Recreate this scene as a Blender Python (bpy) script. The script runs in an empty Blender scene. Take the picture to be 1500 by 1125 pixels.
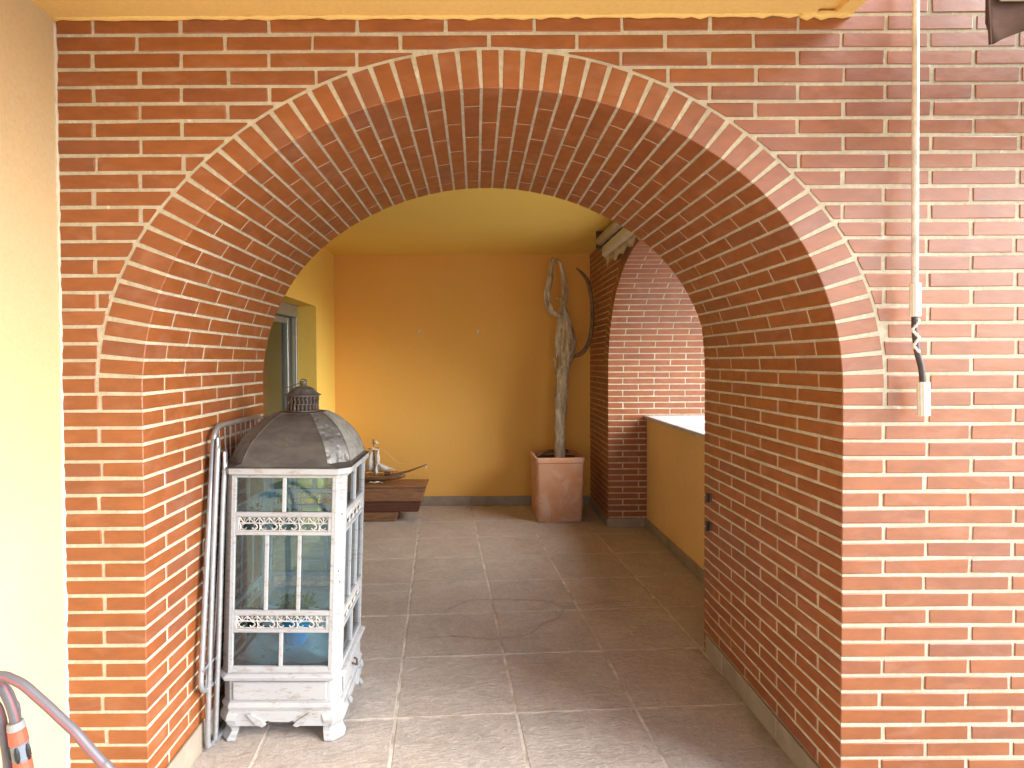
import bpy, bmesh, math, random
from mathutils import Vector, Matrix, noise
random.seed(7)
PI = math.pi
scene = bpy.context.scene

# ------------------------------------------------------------------ camera, world, sun, exposure
cam_d = bpy.data.cameras.new('camera')
cam = bpy.data.objects.new('camera', cam_d)
scene.collection.objects.link(cam)
scene.camera = cam
cam_d.sensor_width = 36.0
cam_d.lens = 873.35 / 1500 * 36
cam_d.shift_x = (750 - 697.07) / 1500
cam_d.shift_y = -(562.5 - 546.31) / 1500
cam_d.clip_start = 0.02
cam_d.clip_end = 500
pit, rol = -0.0189, -0.0050
cp, sp, cr, sr = math.cos(pit), math.sin(pit), math.cos(rol), math.sin(rol)
r0 = Vector((1, 0, 0)); u0 = Vector((0, -sp, cp)); d0 = Vector((0, cp, sp))
rx = cr * r0 + sr * u0
ux = cr * u0 - sr * r0
M = Matrix.Identity(4)
for i in range(3):
    M[i][0] = rx[i]; M[i][1] = ux[i]; M[i][2] = -d0[i]
M.translation = Vector((1.0802, -1.7071, 1.3327))
cam.matrix_world = M

SUN_DIR = Vector((0.90, -0.27, 0.52)).normalized()      # towards the sun
world = bpy.data.worlds.new('World'); scene.world = world
world.use_nodes = True
wn = world.node_tree.nodes; wl = world.node_tree.links
sky = wn.new('ShaderNodeTexSky'); sky.sky_type = 'NISHITA'; sky.sun_disc = False
sky.sun_elevation = math.asin(SUN_DIR.z)
sky.sun_rotation = math.atan2(SUN_DIR.x, SUN_DIR.y)
sky.air_density = 1.0; sky.dust_density = 1.2; sky.ozone_density = 1.0
wl.new(sky.outputs[0], wn['Background'].inputs[0])
wn['Background'].inputs[1].default_value = 0.15
sd = bpy.data.lights.new('sun', 'SUN'); sd.energy = 3.9; sd.angle = math.radians(56); sd.color = (1, 0.99, 0.97)
sun = bpy.data.objects.new('sun', sd); scene.collection.objects.link(sun)
sun.rotation_euler = SUN_DIR.to_track_quat('Z', 'Y').to_euler()
sun.location = (6, -8, 9)

vs = scene.view_settings
vs.view_transform = 'Standard'; vs.look = 'None'; vs.gamma = 1; vs.use_curve_mapping = False
vs.exposure = 1.6
scene.cycles.use_denoising = True
scene.cycles.max_bounces = 12; scene.cycles.diffuse_bounces = 8; scene.cycles.glossy_bounces = 5
scene.cycles.transparent_max_bounces = 24; scene.cycles.transmission_bounces = 8
scene.cycles.sample_clamp_indirect = 8
scene.cycles.caustics_reflective = False; scene.cycles.caustics_refractive = False

# ------------------------------------------------------------------ object helpers
col = scene.collection
def tag(o, label=None, cat=None, group=None, kind=None):
    if label: o['label'] = label
    if cat: o['category'] = cat
    if group: o['group'] = group
    if kind: o['kind'] = kind
    return o
def empty(name, loc=(0, 0, 0), rz=0, label=None, cat=None, group=None, kind=None):
    o = bpy.data.objects.new(name, None); col.objects.link(o)
    o.empty_display_size = 0.1
    o.location = loc; o.rotation_euler = (0, 0, rz)
    return tag(o, label, cat, group, kind)
def mk(name, V, F, mat, parent=None, smooth=False, loc=None):
    me = bpy.data.meshes.new(name)
    me.from_pydata([tuple(v) for v in V], [], F)
    me.validate()
    bm = bmesh.new(); bm.from_mesh(me); bmesh.ops.recalc_face_normals(bm, faces=bm.faces); bm.to_mesh(me); bm.free()
    if smooth:
        for p in me.polygons: p.use_smooth = True
    mats = mat if isinstance(mat, (list, tuple)) else [mat]
    for m in mats: me.materials.append(m)
    o = bpy.data.objects.new(name, me); col.objects.link(o)
    if loc: o.location = loc
    if parent: o.parent = parent
    return o
def inst(name, me, parent, loc, rot=(0, 0, 0)):
    o = bpy.data.objects.new(name, me); col.objects.link(o)
    o.parent = parent; o.location = loc; o.rotation_euler = rot
    return o

class MB:
    """collects simple solids into one mesh"""
    def __init__(s): s.V = []; s.F = []
    def add(s, V, F):
        n = len(s.V); s.V += [Vector(v) for v in V]; s.F += [tuple(i + n for i in f) for f in F]; return s
    def box(s, a, b, e=0.0):
        V, F = chbox(a, b, e); return s.add(V, F)
    def tube(s, P, r, n=8, closed=False, caps=True):
        V, F = tube(P, r, n, closed, caps); return s.add(V, F)
    def xf(s, fn): s.V = [Vector(fn(v)) for v in s.V]; return s
    def build(s, name, mat, parent=None, smooth=False, loc=None): return mk(name, s.V, s.F, mat, parent, smooth, loc)

def chbox(a, b, e=0.0):
    x0, y0, z0 = a; x1, y1, z1 = b
    if e <= 0:
        V = [(x, y, z) for x in (x0, x1) for y in (y0, y1) for z in (z0, z1)]
        F = [(0, 1, 3, 2), (4, 6, 7, 5), (0, 4, 5, 1), (2, 3, 7, 6), (0, 2, 6, 4), (1, 5, 7, 3)]
        return V, F
    e = min(e, (x1 - x0) * .45, (y1 - y0) * .45, (z1 - z0) * .45)
    V = []; idx = {}
    for sx in (0, 1):
        for sy in (0, 1):
            for sz in (0, 1):
                X = (x0, x1)[sx]; Y = (y0, y1)[sy]; Z = (z0, z1)[sz]
                dx = e if sx == 0 else -e; dy = e if sy == 0 else -e; dz = e if sz == 0 else -e
                idx[sx, sy, sz, 'x'] = len(V); V.append((X, Y + dy, Z + dz))
                idx[sx, sy, sz, 'y'] = len(V); V.append((X + dx, Y, Z + dz))
                idx[sx, sy, sz, 'z'] = len(V); V.append((X + dx, Y + dy, Z))
    F = []
    I = idx
    for s_ in (0, 1):
        F.append((I[s_, 0, 0, 'x'], I[s_, 1, 0, 'x'], I[s_, 1, 1, 'x'], I[s_, 0, 1, 'x']))
        F.append((I[0, s_, 0, 'y'], I[1, s_, 0, 'y'], I[1, s_, 1, 'y'], I[0, s_, 1, 'y']))
        F.append((I[0, 0, s_, 'z'], I[1, 0, s_, 'z'], I[1, 1, s_, 'z'], I[0, 1, s_, 'z']))
        for t_ in (0, 1):
            F.append((I[s_, t_, 0, 'x'], I[s_, t_, 1, 'x'], I[s_, t_, 1, 'y'], I[s_, t_, 0, 'y']))
            F.append((I[s_, 0, t_, 'x'], I[s_, 1, t_, 'x'], I[s_, 1, t_, 'z'], I[s_, 0, t_, 'z']))
            F.append((I[0, s_, t_, 'y'], I[1, s_, t_, 'y'], I[1, s_, t_, 'z'], I[0, s_, t_, 'z']))
            for w_ in (0, 1):
                F.append((I[s_, t_, w_, 'x'], I[s_, t_, w_, 'y'], I[s_, t_, w_, 'z']))
    return V, F

def tube(P, r, n=8, closed=False, caps=True):
    P = [Vector(p) for p in P]
    N = len(P); R = r if isinstance(r, (list, tuple)) else [r] * N
    V = []; F = []; up = None
    for i in range(N):
        if closed: t = P[(i + 1) % N] - P[i - 1]
        else: t = P[min(i + 1, N - 1)] - P[max(i - 1, 0)]
        if t.length < 1e-9: t = Vector((0, 0, 1))
        t.normalize()
        if up is None:
            up = Vector((0, 0, 1)) if abs(t.z) < .9 else Vector((1, 0, 0))
        a = up - t * up.dot(t)
        if a.length < 1e-6: a = t.orthogonal()
        a.normalize(); b = t.cross(a); up = a
        for k in range(n):
            th = 2 * PI * k / n
            V.append(P[i] + R[i] * (math.cos(th) * a + math.sin(th) * b))
    for i in range(N if closed else N - 1):
        j = (i + 1) % N
        for k in range(n):
            F.append((i * n + k, i * n + (k + 1) % n, j * n + (k + 1) % n, j * n + k))
    if caps and not closed:
        F.append(tuple(range(n))[::-1]); F.append(tuple((N - 1) * n + k for k in range(n)))
    return V, F

def prism(poly, f0, f1):
    """poly: list of 2D points; f0/f1 map a 2D point to the two end caps"""
    n = len(poly)
    V = [f0(p) for p in poly] + [f1(p) for p in poly]
    F = [tuple(range(n)), tuple(range(n, 2 * n))[::-1]]
    for i in range(n): F.append((i, (i + 1) % n, n + (i + 1) % n, n + i))
    return V, F

def spline(P, k=6):
    P = [Vector(p) for p in P]; out = []
    for i in range(len(P) - 1):
        p0 = P[max(i - 1, 0)]; p1 = P[i]; p2 = P[i + 1]; p3 = P[min(i + 2, len(P) - 1)]
        for j in range(k):
            t = j / k
            out.append(0.5 * ((2 * p1) + (p2 - p0) * t + (2 * p0 - 5 * p1 + 4 * p2 - p3) * t * t + (3 * p1 - p0 - 3 * p2 + p3) * t ** 3))
    out.append(P[-1]); return out

# ------------------------------------------------------------------ materials
def newmat(name):
    m = bpy.data.materials.new(name); m.use_nodes = True
    nt = m.node_tree; b = nt.nodes['Principled BSDF']
    return m, nt, b
def N(nt, typ, **kw):
    n = nt.nodes.new(typ)
    for k, v in kw.items(): setattr(n, k, v)
    return n
def noise_n(nt, vec, scale, detail=4, rough=.55, dist=0.0):
    n = N(nt, 'ShaderNodeTexNoise'); n.inputs['Scale'].default_value = scale
    n.inputs['Detail'].default_value = detail; n.inputs['Roughness'].default_value = rough
    n.inputs['Distortion'].default_value = dist
    if vec is not None: nt.links.new(vec, n.inputs['Vector'])
    return n.outputs['Fac']
def ramp(nt, fac, stops):
    r = N(nt, 'ShaderNodeValToRGB'); cr_ = r.color_ramp
    while len(cr_.elements) < len(stops): cr_.elements.new(.5)
    for e, (p, c) in zip(cr_.elements, stops):
        e.position = p; e.color = (c, c, c, 1) if isinstance(c, (int, float)) else (*c, 1)
    nt.links.new(fac, r.inputs[0]); return r.outputs[0]
def mixc(nt, fac, a, b, mode='MIX'):
    m = N(nt, 'ShaderNodeMix', data_type='RGBA', blend_type=mode)
    for s, v in ((0, fac), (6, a), (7, b)):
        if isinstance(v, (int, float)): m.inputs[s].default_value = v
        elif isinstance(v, tuple): m.inputs[s].default_value = (*v, 1)
        else: nt.links.new(v, m.inputs[s])
    return m.outputs[2]
def mth(nt, op, a, b=None, c=None):
    m = N(nt, 'ShaderNodeMath', operation=op)
    for i, v in enumerate((a, b, c)):
        if v is None: continue
        if isinstance(v, (int, float)): m.inputs[i].default_value = v
        else: nt.links.new(v, m.inputs[i])
    return m.outputs[0]
def bump(nt, b, h, strength=.2, dist=.002, prev=None):
    n = N(nt, 'ShaderNodeBump'); n.inputs['Strength'].default_value = strength; n.inputs['Distance'].default_value = dist
    nt.links.new(h, n.inputs['Height'])
    if prev is not None: nt.links.new(prev, n.inputs['Normal'])
    nt.links.new(n.outputs[0], b.inputs['Normal']); return n.outputs[0]
def setc(nt, b, c, rough=None):
    if isinstance(c, tuple): b.inputs['Base Color'].default_value = (*c, 1)
    else: nt.links.new(c, b.inputs['Base Color'])
    if rough is not None:
        if isinstance(rough, (int, float)): b.inputs['Roughness'].default_value = rough
        else: nt.links.new(rough, b.inputs['Roughness'])
def objvec(nt, randomize=True):
    tc = N(nt, 'ShaderNodeTexCoord')
    if not randomize: return tc.outputs['Object'], None
    oi = N(nt, 'ShaderNodeObjectInfo'); ge = N(nt, 'ShaderNodeNewGeometry')
    s = mth(nt, 'ADD', oi.outputs['Random'], ge.outputs['Random Per Island'])
    s = mth(nt, 'FRACT', s)
    k = mth(nt, 'MULTIPLY', s, 37.0)
    cb = N(nt, 'ShaderNodeCombineXYZ')
    for i in range(3): nt.links.new(k, cb.inputs[i])
    va = N(nt, 'ShaderNodeVectorMath', operation='ADD')
    nt.links.new(tc.outputs['Object'], va.inputs[0]); nt.links.new(cb.outputs[0], va.inputs[1])
    return va.outputs[0], s
def scalev(nt, vec, sc):
    m = N(nt, 'ShaderNodeMapping'); m.inputs['Scale'].default_value = sc
    nt.links.new(vec, m.inputs['Vector']); return m.outputs[0]

def make_brick():
    m, nt, b = newmat('glazed_red_brick')
    v, s = objvec(nt)
    base = ramp(nt, s, [(0.0, (.245, .067, .014)), (.2, (.278, .081, .017)), (.45, (.256, .072, .016)), (.6, (.290, .086, .020)),
                        (.8, (.256, .074, .018)), (.88, (.240, .074, .027)), (.94, (.235, .066, .021)), (1.0, (.278, .080, .016))])
    mott = ramp(nt, noise_n(nt, scalev(nt, v, (9, 9, 20)), 1.6, 5, .6), [(.3, .82), (.7, 1.12)])
    c = mixc(nt, 1.0, base, mott, 'MULTIPLY')
    # salt bloom and lime smears left on some bricks
    bl = ramp(nt, noise_n(nt, scalev(nt, v, (5, 5, 11)), 1.3, 6, .65, .4), [(.52, 0.0), (.78, 1.0)])
    bl = mth(nt, 'MULTIPLY', bl, .30)
    c = mixc(nt, bl, c, (.44, .25, .18))
    sk = ramp(nt, noise_n(nt, scalev(nt, v, (40, 40, 60)), 1.5, 3, .7), [(.74, 0.0), (.80, 1.0)])
    c = mixc(nt, mth(nt, 'MULTIPLY', sk, .45), c, (.62, .52, .42))
    # dark pits
    pt = ramp(nt, noise_n(nt, v, 260, 2, .5), [(.22, 0.0), (.30, 1.0)])
    c = mixc(nt, 1.0, c, mixc(nt, pt, (.75, .7, .7), (1.0, 1.0, 1.0)), 'MULTIPLY')
    ro = ramp(nt, noise_n(nt, v, 25, 4), [(.3, .36), (.7, .50)])
    setc(nt, b, c, ro)
    b.inputs['Specular IOR Level'].default_value = .8
    n1 = bump(nt, b, noise_n(nt, scalev(nt, v, (1, 1, 3)), 22, 4, .6), .25, .002)
    bump(nt, b, noise_n(nt, v, 350, 3, .6), .12, .0006, n1)
    return m
def make_mortar(name, colr, dark):
    m, nt, b = newmat(name)
    v, s = objvec(nt, False)
    f = ramp(nt, noise_n(nt, v, 9, 6, .6), [(.3, 0.0), (.65, 1.0)])
    c = mixc(nt, f, dark, colr)
    f2 = ramp(nt, noise_n(nt, v, 70, 4, .7), [(.35, .82), (.6, 1.0)])
    c = mixc(nt, 1.0, c, f2, 'MULTIPLY')
    lm = ramp(nt, noise_n(nt, v, 14, 6, .75, .5), [(.60, 0.0), (.68, 1.0)])
    c = mixc(nt, mth(nt, 'MULTIPLY', lm, .6), c, (.80, .78, .72))
    gr = ramp(nt, noise_n(nt, v, 24, 6, .7, .3), [(.66, 0.0), (.76, 1.0)])
    c = mixc(nt, mth(nt, 'MULTIPLY', gr, .55), c, (.25, .21, .15))
    setc(nt, b, c, .93); b.inputs['Specular IOR Level'].default_value = .2
    n1 = bump(nt, b, noise_n(nt, v, 45, 4, .6), .7, .003)
    bump(nt, b, noise_n(nt, v, 420, 3, .7), .6, .0010, n1)
    return m
def make_plaster(name, colr, dark, bumpd=.0014, stain=0.45):
    m, nt, b = newmat(name)
    v, s = objvec(nt, False)
    f = ramp(nt, noise_n(nt, v, 1.7, 6, .6), [(.3, 0.0), (.72, 1.0)])
    c = mixc(nt, mth(nt, 'MULTIPLY', f, stain), colr, dark)
    f2 = ramp(nt, noise_n(nt, v, 90, 3, .6), [(.3, .93), (.6, 1.0)])
    c = mixc(nt, 1.0, c, f2, 'MULTIPLY')
    setc(nt, b, c, .9); b.inputs['Specular IOR Level'].default_value = .25
    n1 = bump(nt, b, noise_n(nt, v, 85, 5, .65), .55, bumpd)
    bump(nt, b, noise_n(nt, v, 5, 3, .5), .35, .006, n1)
    return m
def make_simple(name, colr, rough, metal=0.0, var=.15, sc=20, bmp=.1, bd=.001, spec=.5):
    m, nt, b = newmat(name)
    v, s = objvec(nt)
    f = ramp(nt, noise_n(nt, v, sc, 5, .6), [(.3, 1 - var), (.7, 1 + var)])
    c = mixc(nt, 1.0, colr, f, 'MULTIPLY')
    setc(nt, b, c, rough); b.inputs['Metallic'].default_value = metal
    b.inputs['Specular IOR Level'].default_value = spec
    if bmp: bump(nt, b, noise_n(nt, v, sc * 6, 4, .6), bmp, bd)
    return m
def make_tile():
    m, nt, b = newmat('stone_effect_floor_tile')
    v, s = objvec(nt)
    g = N(nt, 'ShaderNodeNewGeometry')
    base = ramp(nt, s, [(0, (.465, .420, .385)), (.35, (.520, .470, .430)), (.7, (.490, .435, .395)), (1, (.445, .410, .380))])
    big = ramp(nt, noise_n(nt, v, 7, 7, .66, .3), [(.3, .84), (.7, 1.14)])
    c = mixc(nt, 1.0, base, big, 'MULTIPLY')
    warm = ramp(nt, noise_n(nt, v, 2.6, 4, .5), [(.45, 0.0), (.75, 1.0)])
    c = mixc(nt, mth(nt, 'MULTIPLY', warm, .35), c, (.44, .33, .26))
    # pale scuffs following the cleft ridges
    scf = ramp(nt, noise_n(nt, scalev(nt, v, (1, 2.4, 1)), 26, 6, .72, .8), [(.62, 0.0), (.76, 1.0)])
    c = mixc(nt, mth(nt, 'MULTIPLY', scf, .55), c, (.68, .64, .60))
    vn = noise_n(nt, scalev(nt, v, (1, 1.7, 1)), 11, 9, .74, 1.0)
    rg = mth(nt, 'ABSOLUTE', mth(nt, 'SUBTRACT', vn, .5))
    c = mixc(nt, ramp(nt, rg, [(.0, .50), (.030, 0.0)]), c, (.30, .255, .22))
    vn2 = noise_n(nt, scalev(nt, v, (1.6, 1, 1)), 19, 8, .76, .6)
    rg2 = mth(nt, 'ABSOLUTE', mth(nt, 'SUBTRACT', vn2, .47))
    c = mixc(nt, ramp(nt, rg2, [(.0, .55), (.018, 0.0)]), c, (.72, .69, .66))
    gt = ramp(nt, noise_n(nt, v, 120, 3, .7), [(.68, 0.0), (.73, 1.0)])
    c = mixc(nt, mth(nt, 'MULTIPLY', gt, .45), c, (.20, .16, .13))
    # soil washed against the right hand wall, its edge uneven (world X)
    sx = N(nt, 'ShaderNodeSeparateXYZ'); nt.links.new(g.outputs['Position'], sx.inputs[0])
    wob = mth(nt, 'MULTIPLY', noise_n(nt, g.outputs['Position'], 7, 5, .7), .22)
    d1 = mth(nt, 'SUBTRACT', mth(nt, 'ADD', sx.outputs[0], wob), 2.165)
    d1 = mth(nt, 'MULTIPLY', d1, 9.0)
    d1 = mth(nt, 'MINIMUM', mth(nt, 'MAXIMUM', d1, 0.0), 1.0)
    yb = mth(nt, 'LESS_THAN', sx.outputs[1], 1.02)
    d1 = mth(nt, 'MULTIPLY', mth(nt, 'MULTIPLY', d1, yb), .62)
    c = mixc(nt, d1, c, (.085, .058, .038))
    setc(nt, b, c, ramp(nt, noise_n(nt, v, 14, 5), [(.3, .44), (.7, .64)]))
    n1 = bump(nt, b, noise_n(nt, scalev(nt, v, (1, 1.9, 1)), 21, 9, .72, .7), .85, .012)
    bump(nt, b, noise_n(nt, v, 110, 4, .6), .5, .002, n1)
    return m
def make_whitewood():
    m, nt, b = newmat('distressed_white_wood')
    v, s = objvec(nt)
    tint = ramp(nt, noise_n(nt, v, 3.0, 4), [(.3, (.35, .375, .41)), (.7, (.43, .445, .46))])
    grain = noise_n(nt, scalev(nt, v, (3, 3, 16)), 6, 6, .75, .5)
    grain2 = noise_n(nt, scalev(nt, v, (2, 2, 2)), 9, 5, .7, .2)
    w = ramp(nt, mth(nt, 'ADD', mth(nt, 'MULTIPLY', grain, .6), mth(nt, 'MULTIPLY', grain2, .4)), [(.52, 0.0), (.60, 1.0)])
    c = mixc(nt, mth(nt, 'MULTIPLY', w, .62), tint, (.24, .18, .14))
    dk = ramp(nt, noise_n(nt, v, 38, 3, .6), [(.70, 0.0), (.76, 1.0)])
    c = mixc(nt, mth(nt, 'MULTIPLY', dk, .7), c, (.14, .10, .08))
    setc(nt, b, c, .62)
    bump(nt, b, grain, .4, .0015)
    return m
def make_domemetal(name, c1, c2, emboss):
    m, nt, b = newmat(name)
    v, s = objvec(nt, False)
    f = ramp(nt, noise_n(nt, scalev(nt, v, (1, 1, 2.6)), 9, 6, .65, .4), [(.35, 0.0), (.7, 1.0)])
    c = mixc(nt, f, c1, c2)
    f2 = ramp(nt, noise_n(nt, scalev(nt, v, (2, 2, 9)), 12, 5, .7), [(.62, 0.0), (.8, 1.0)])
    c = mixc(nt, mth(nt, 'MULTIPLY', f2, .4), c, (.40, .40, .40))
    setc(nt, b, c, ramp(nt, noise_n(nt, v, 20, 4), [(.3, .42), (.7, .62)])); b.inputs['Metallic'].default_value = .45
    if emboss:
        vo = N(nt, 'ShaderNodeTexVoronoi', feature='SMOOTH_F1'); vo.inputs['Scale'].default_value = 42
        nt.links.new(v, vo.inputs['Vector'])
        wv = ramp(nt, vo.outputs['Distance'], [(.2, 0.0), (.45, 1.0)])
        n1 = bump(nt, b, wv, .8, .004)
        bump(nt, b, noise_n(nt, v, 60, 4), .4, .002, n1)
    else:
        n1 = bump(nt, b, noise_n(nt, v, 7, 3), .4, .006)
        bump(nt, b, noise_n(nt, v, 90, 4), .2, .0006, n1)
    return m
def make_glass(name, tint, refl=1.0, alpha=1.0):
    m = bpy.data.materials.new(name); m.use_nodes = True; nt = m.node_tree; nt.nodes.clear()
    out = N(nt, 'ShaderNodeOutputMaterial'); tr = N(nt, 'ShaderNodeBsdfTransparent'); gl = N(nt, 'ShaderNodeBsdfGlossy')
    tr.inputs[0].default_value = (*tint, 1); gl.inputs['Roughness'].default_value = .03
    fr = N(nt, 'ShaderNodeFresnel'); fr.inputs[0].default_value = 1.5
    mx = N(nt, 'ShaderNodeMixShader')
    nt.links.new(mth(nt, 'MULTIPLY', fr.outputs[0], refl), mx.inputs[0])
    nt.links.new(tr.outputs[0], mx.inputs[1]); nt.links.new(gl.outputs[0], mx.inputs[2])
    # thin film of dust on the pane
    df = N(nt, 'ShaderNodeBsdfDiffuse'); df.inputs[0].default_value = (.55, .60, .60, 1)
    tc = N(nt, 'ShaderNodeTexCoord')
    du = ramp(nt, noise_n(nt, tc.outputs['Object'], 6, 5, .6), [(.3, .008), (.8, .045)])
    m2 = N(nt, 'ShaderNodeMixShader'); nt.links.new(du, m2.inputs[0])
    nt.links.new(mx.outputs[0], m2.inputs[1]); nt.links.new(df.outputs[0], m2.inputs[2])
    nt.links.new(m2.outputs[0], out.inputs[0]); return m

BRICK = make_brick()
MORTAR = make_mortar('cream_mortar', (.60, .54, .41), (.46, .40, .29))
GROUT = make_mortar('floor_grout', (.74, .69, .62), (.36, .30, .24))
PLASTER = make_plaster('yellow_stucco', (.88, .52, .14), (.82, .44, .10))
PLASTER_OLD = make_plaster('terrace_yellow_stucco', (.60, .465, .285), (.55, .40, .20), .0016, .5)
CEIL = make_plaster('ceiling_yellow_stucco', (.82, .57, .20), (.77, .50, .15), .0018)
LEMON = make_plaster('lemon_stucco', (.92, .69, .17), (.88, .60, .13))
TRIM = make_plaster('white_plaster_edge', (.72, .66, .54), (.50, .44, .34), .003, .8)
SKIRT = make_simple('skirting_tile', (.30, .255, .205), .6, var=.2, sc=9, bmp=.3, bd=.001)
MARBLE = make_simple('white_marble', (.50, .505, .51), .35, var=.14, sc=7, bmp=.1)
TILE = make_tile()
WOOD_W = make_whitewood()
DOME = make_domemetal('dark_zinc_sheet', (.070, .064, .062), (.125, .118, .112), False)
DOME_E = make_domemetal('embossed_zinc_sheet', (.20, .205, .19), (.36, .37, .34), True)
for _n in DOME_E.node_tree.nodes:
    if _n.type == 'BSDF_PRINCIPLED': _n.inputs['Metallic'].default_value = .1
DOME_C = make_domemetal('embossed_dark_zinc_sheet', (.11, .108, .105), (.21, .21, .205), True)
FRET = make_simple('white_cut_metal', (.46, .455, .44), .6, 0.0, .35, 45, .3, .001)
IRON = make_simple('rusty_iron', (.13, .095, .075), .6, .5, .4, 40, .4, .001)
GLASS = make_glass('tinted_cabinet_glass', (.68, .88, .95), 1.2)
WGLASS = make_glass('window_glass', (.62, .68, .62), 1.6)
ALU = make_simple('aluminium_tube', (.40, .42, .45), .36, .65, .12, 30, .1, .0004)
ALU_D = make_simple('grey_aluminium_frame', (.36, .38, .36), .42, .5, .06, 12, 0)
BLACK = make_simple('black_rubber', (.012, .012, .013), .5, var=.2)
TERRA = None

# ------------------------------------------------------------------ the arch (three-centred)
def arc_fn(a, b, r, x0, z0):
    h = ((a - r) ** 2 - (b - r) ** 2) / (2 * (b - r)); R = h + b
    th = math.atan2(a - r, h)                     # half angle of the top arc
    Ls = r * (PI / 2 - th); Lt = R * 2 * th; L = 2 * Ls + Lt
    def f(t):                                     # t 0..1 from left spring over the crown to the right spring
        s = t * L
        if s < Ls:
            al = PI - s / r; c = (x0 - (a - r), z0); q = r
        elif s > L - Ls:
            al = (L - s) / r; c = (x0 + (a - r), z0); q = r
        else:
            al = PI / 2 + th - (s - Ls) / R; c = (x0, z0 - h); q = R
        return (c[0] + q * math.cos(al), c[1] + q * math.sin(al)), (math.cos(al), math.sin(al))
    def top(x):                                   # height of the curve above x
        u = abs(x - x0)
        if u >= a: return -1e9
        if u <= R * math.sin(th): return z0 - h + math.sqrt(R * R - u * u)
        return z0 + math.sqrt(max(0, r * r - (u - (a - r)) ** 2))
    return f, top
X0, Z0 = 1.128, 1.245
inner, inner_top = arc_fn(1.004, .864, .800, X0, Z0)
outer, outer_top = arc_fn(1.126, .972, .830, X0 - .003, Z0)
outer2, outer2_top = arc_fn(1.126 + .009, .972 + .009, .839, X0 - .003, Z0)
XL, XR, T = X0 - 1.004, X0 + 1.004, .975
ZT, CH, BH = 2.3115, .0485, .0390
NV = 55
def vfrac(i):
    u = abs(2 * i / NV - 1); s = (.0632 * u - .0092 * u ** 3 / 3) / (.0632 - .0092 / 3)
    return .5 + .5 * s * (1 if 2 * i > NV else -1)

def wall_core(name, u0, u1, ztop, thick, mat, parent, rec=.0024):
    """solid wall with the arched opening, set back from the brick faces by rec"""
    f, _ = arc_fn(1.004 + rec, .864 + rec, .80 + rec, X0, Z0)
    P = [(XL - rec, 0.0)] + [(XL - rec, Z0 * k / 4) for k in (1, 2, 3)] + [f(k / 60)[0] for k in range(61)] + [(XR + rec, Z0 * k / 4) for k in (3, 2, 1)] + [(XR + rec, 0.0)]
    Q = []
    for x, z in P:
        if z <= Z0 - .001: Q.append((u0, z) if x < X0 else (u1, z))
        else:
            w = math.atan2(z - Z0, x - X0)
            dx, dz = math.cos(w), math.sin(w)
            k = 1e9
            if dx > 1e-6: k = min(k, (u1 - X0) / dx)
            if dx < -1e-6: k = min(k, (u0 - X0) / dx)
            if dz > 1e-6: k = min(k, (ztop - Z0) / dz)
            Q.append((X0 + dx * k, Z0 + dz * k))
    # put exact top corners in
    def snap(cx):
        j = min(range(len(Q)), key=lambda i: abs(Q[i][0] - cx) + abs(Q[i][1] - ztop)); Q[j] = (cx, ztop)
    snap(u0); snap(u1)
    n = len(P); V = []; F = []
    for y in (rec, thick):
        V += [(x, y, z) for x, z in P] + [(x, y, z) for x, z in Q]
    for i in range(n - 1):
        F.append((i, i + 1, n + i + 1, n + i)); F.append((2 * n + i, 3 * n + i, 3 * n + i + 1, 2 * n + i + 1))
        F.append((i, 2 * n + i, 2 * n + i + 1, i + 1)); F.append((n + i, n + i + 1, 3 * n + i + 1, 3 * n + i))
    for i in (0, n - 1): F.append((i, n + i, 3 * n + i, 2 * n + i))
    return mk(name, V, F, mat, parent)

def solid(poly, y0, y1, e=.0022):
    """brick with a polygonal face at y0 (2D x,z points) and slightly rounded arrises"""
    cx = sum(p[0] for p in poly) / len(poly); cz = sum(p[1] for p in poly) / len(poly)
    w = max(p[0] for p in poly) - min(p[0] for p in poly); h = max(p[1] for p in poly) - min(p[1] for p in poly)
    sx = max(.3, 1 - 2 * e / max(w, 1e-4)); sz = max(.3, 1 - 2 * e / max(h, 1e-4))
    n = len(poly)
    V = [(cx + (x - cx) * sx, y0, cz + (z - cz) * sz) for x, z in poly] + [(x, y0 + e, z) for x, z in poly] + [(x, y1, z) for x, z in poly]
    F = [tuple(range(n))]
    for k in (0, 1):
        for i in range(n): F.append((k * n + i, k * n + (i + 1) % n, (k + 1) * n + (i + 1) % n, (k + 1) * n + i))
    F.append(tuple(range(2 * n, 3 * n))[::-1])
    return V, F

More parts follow.
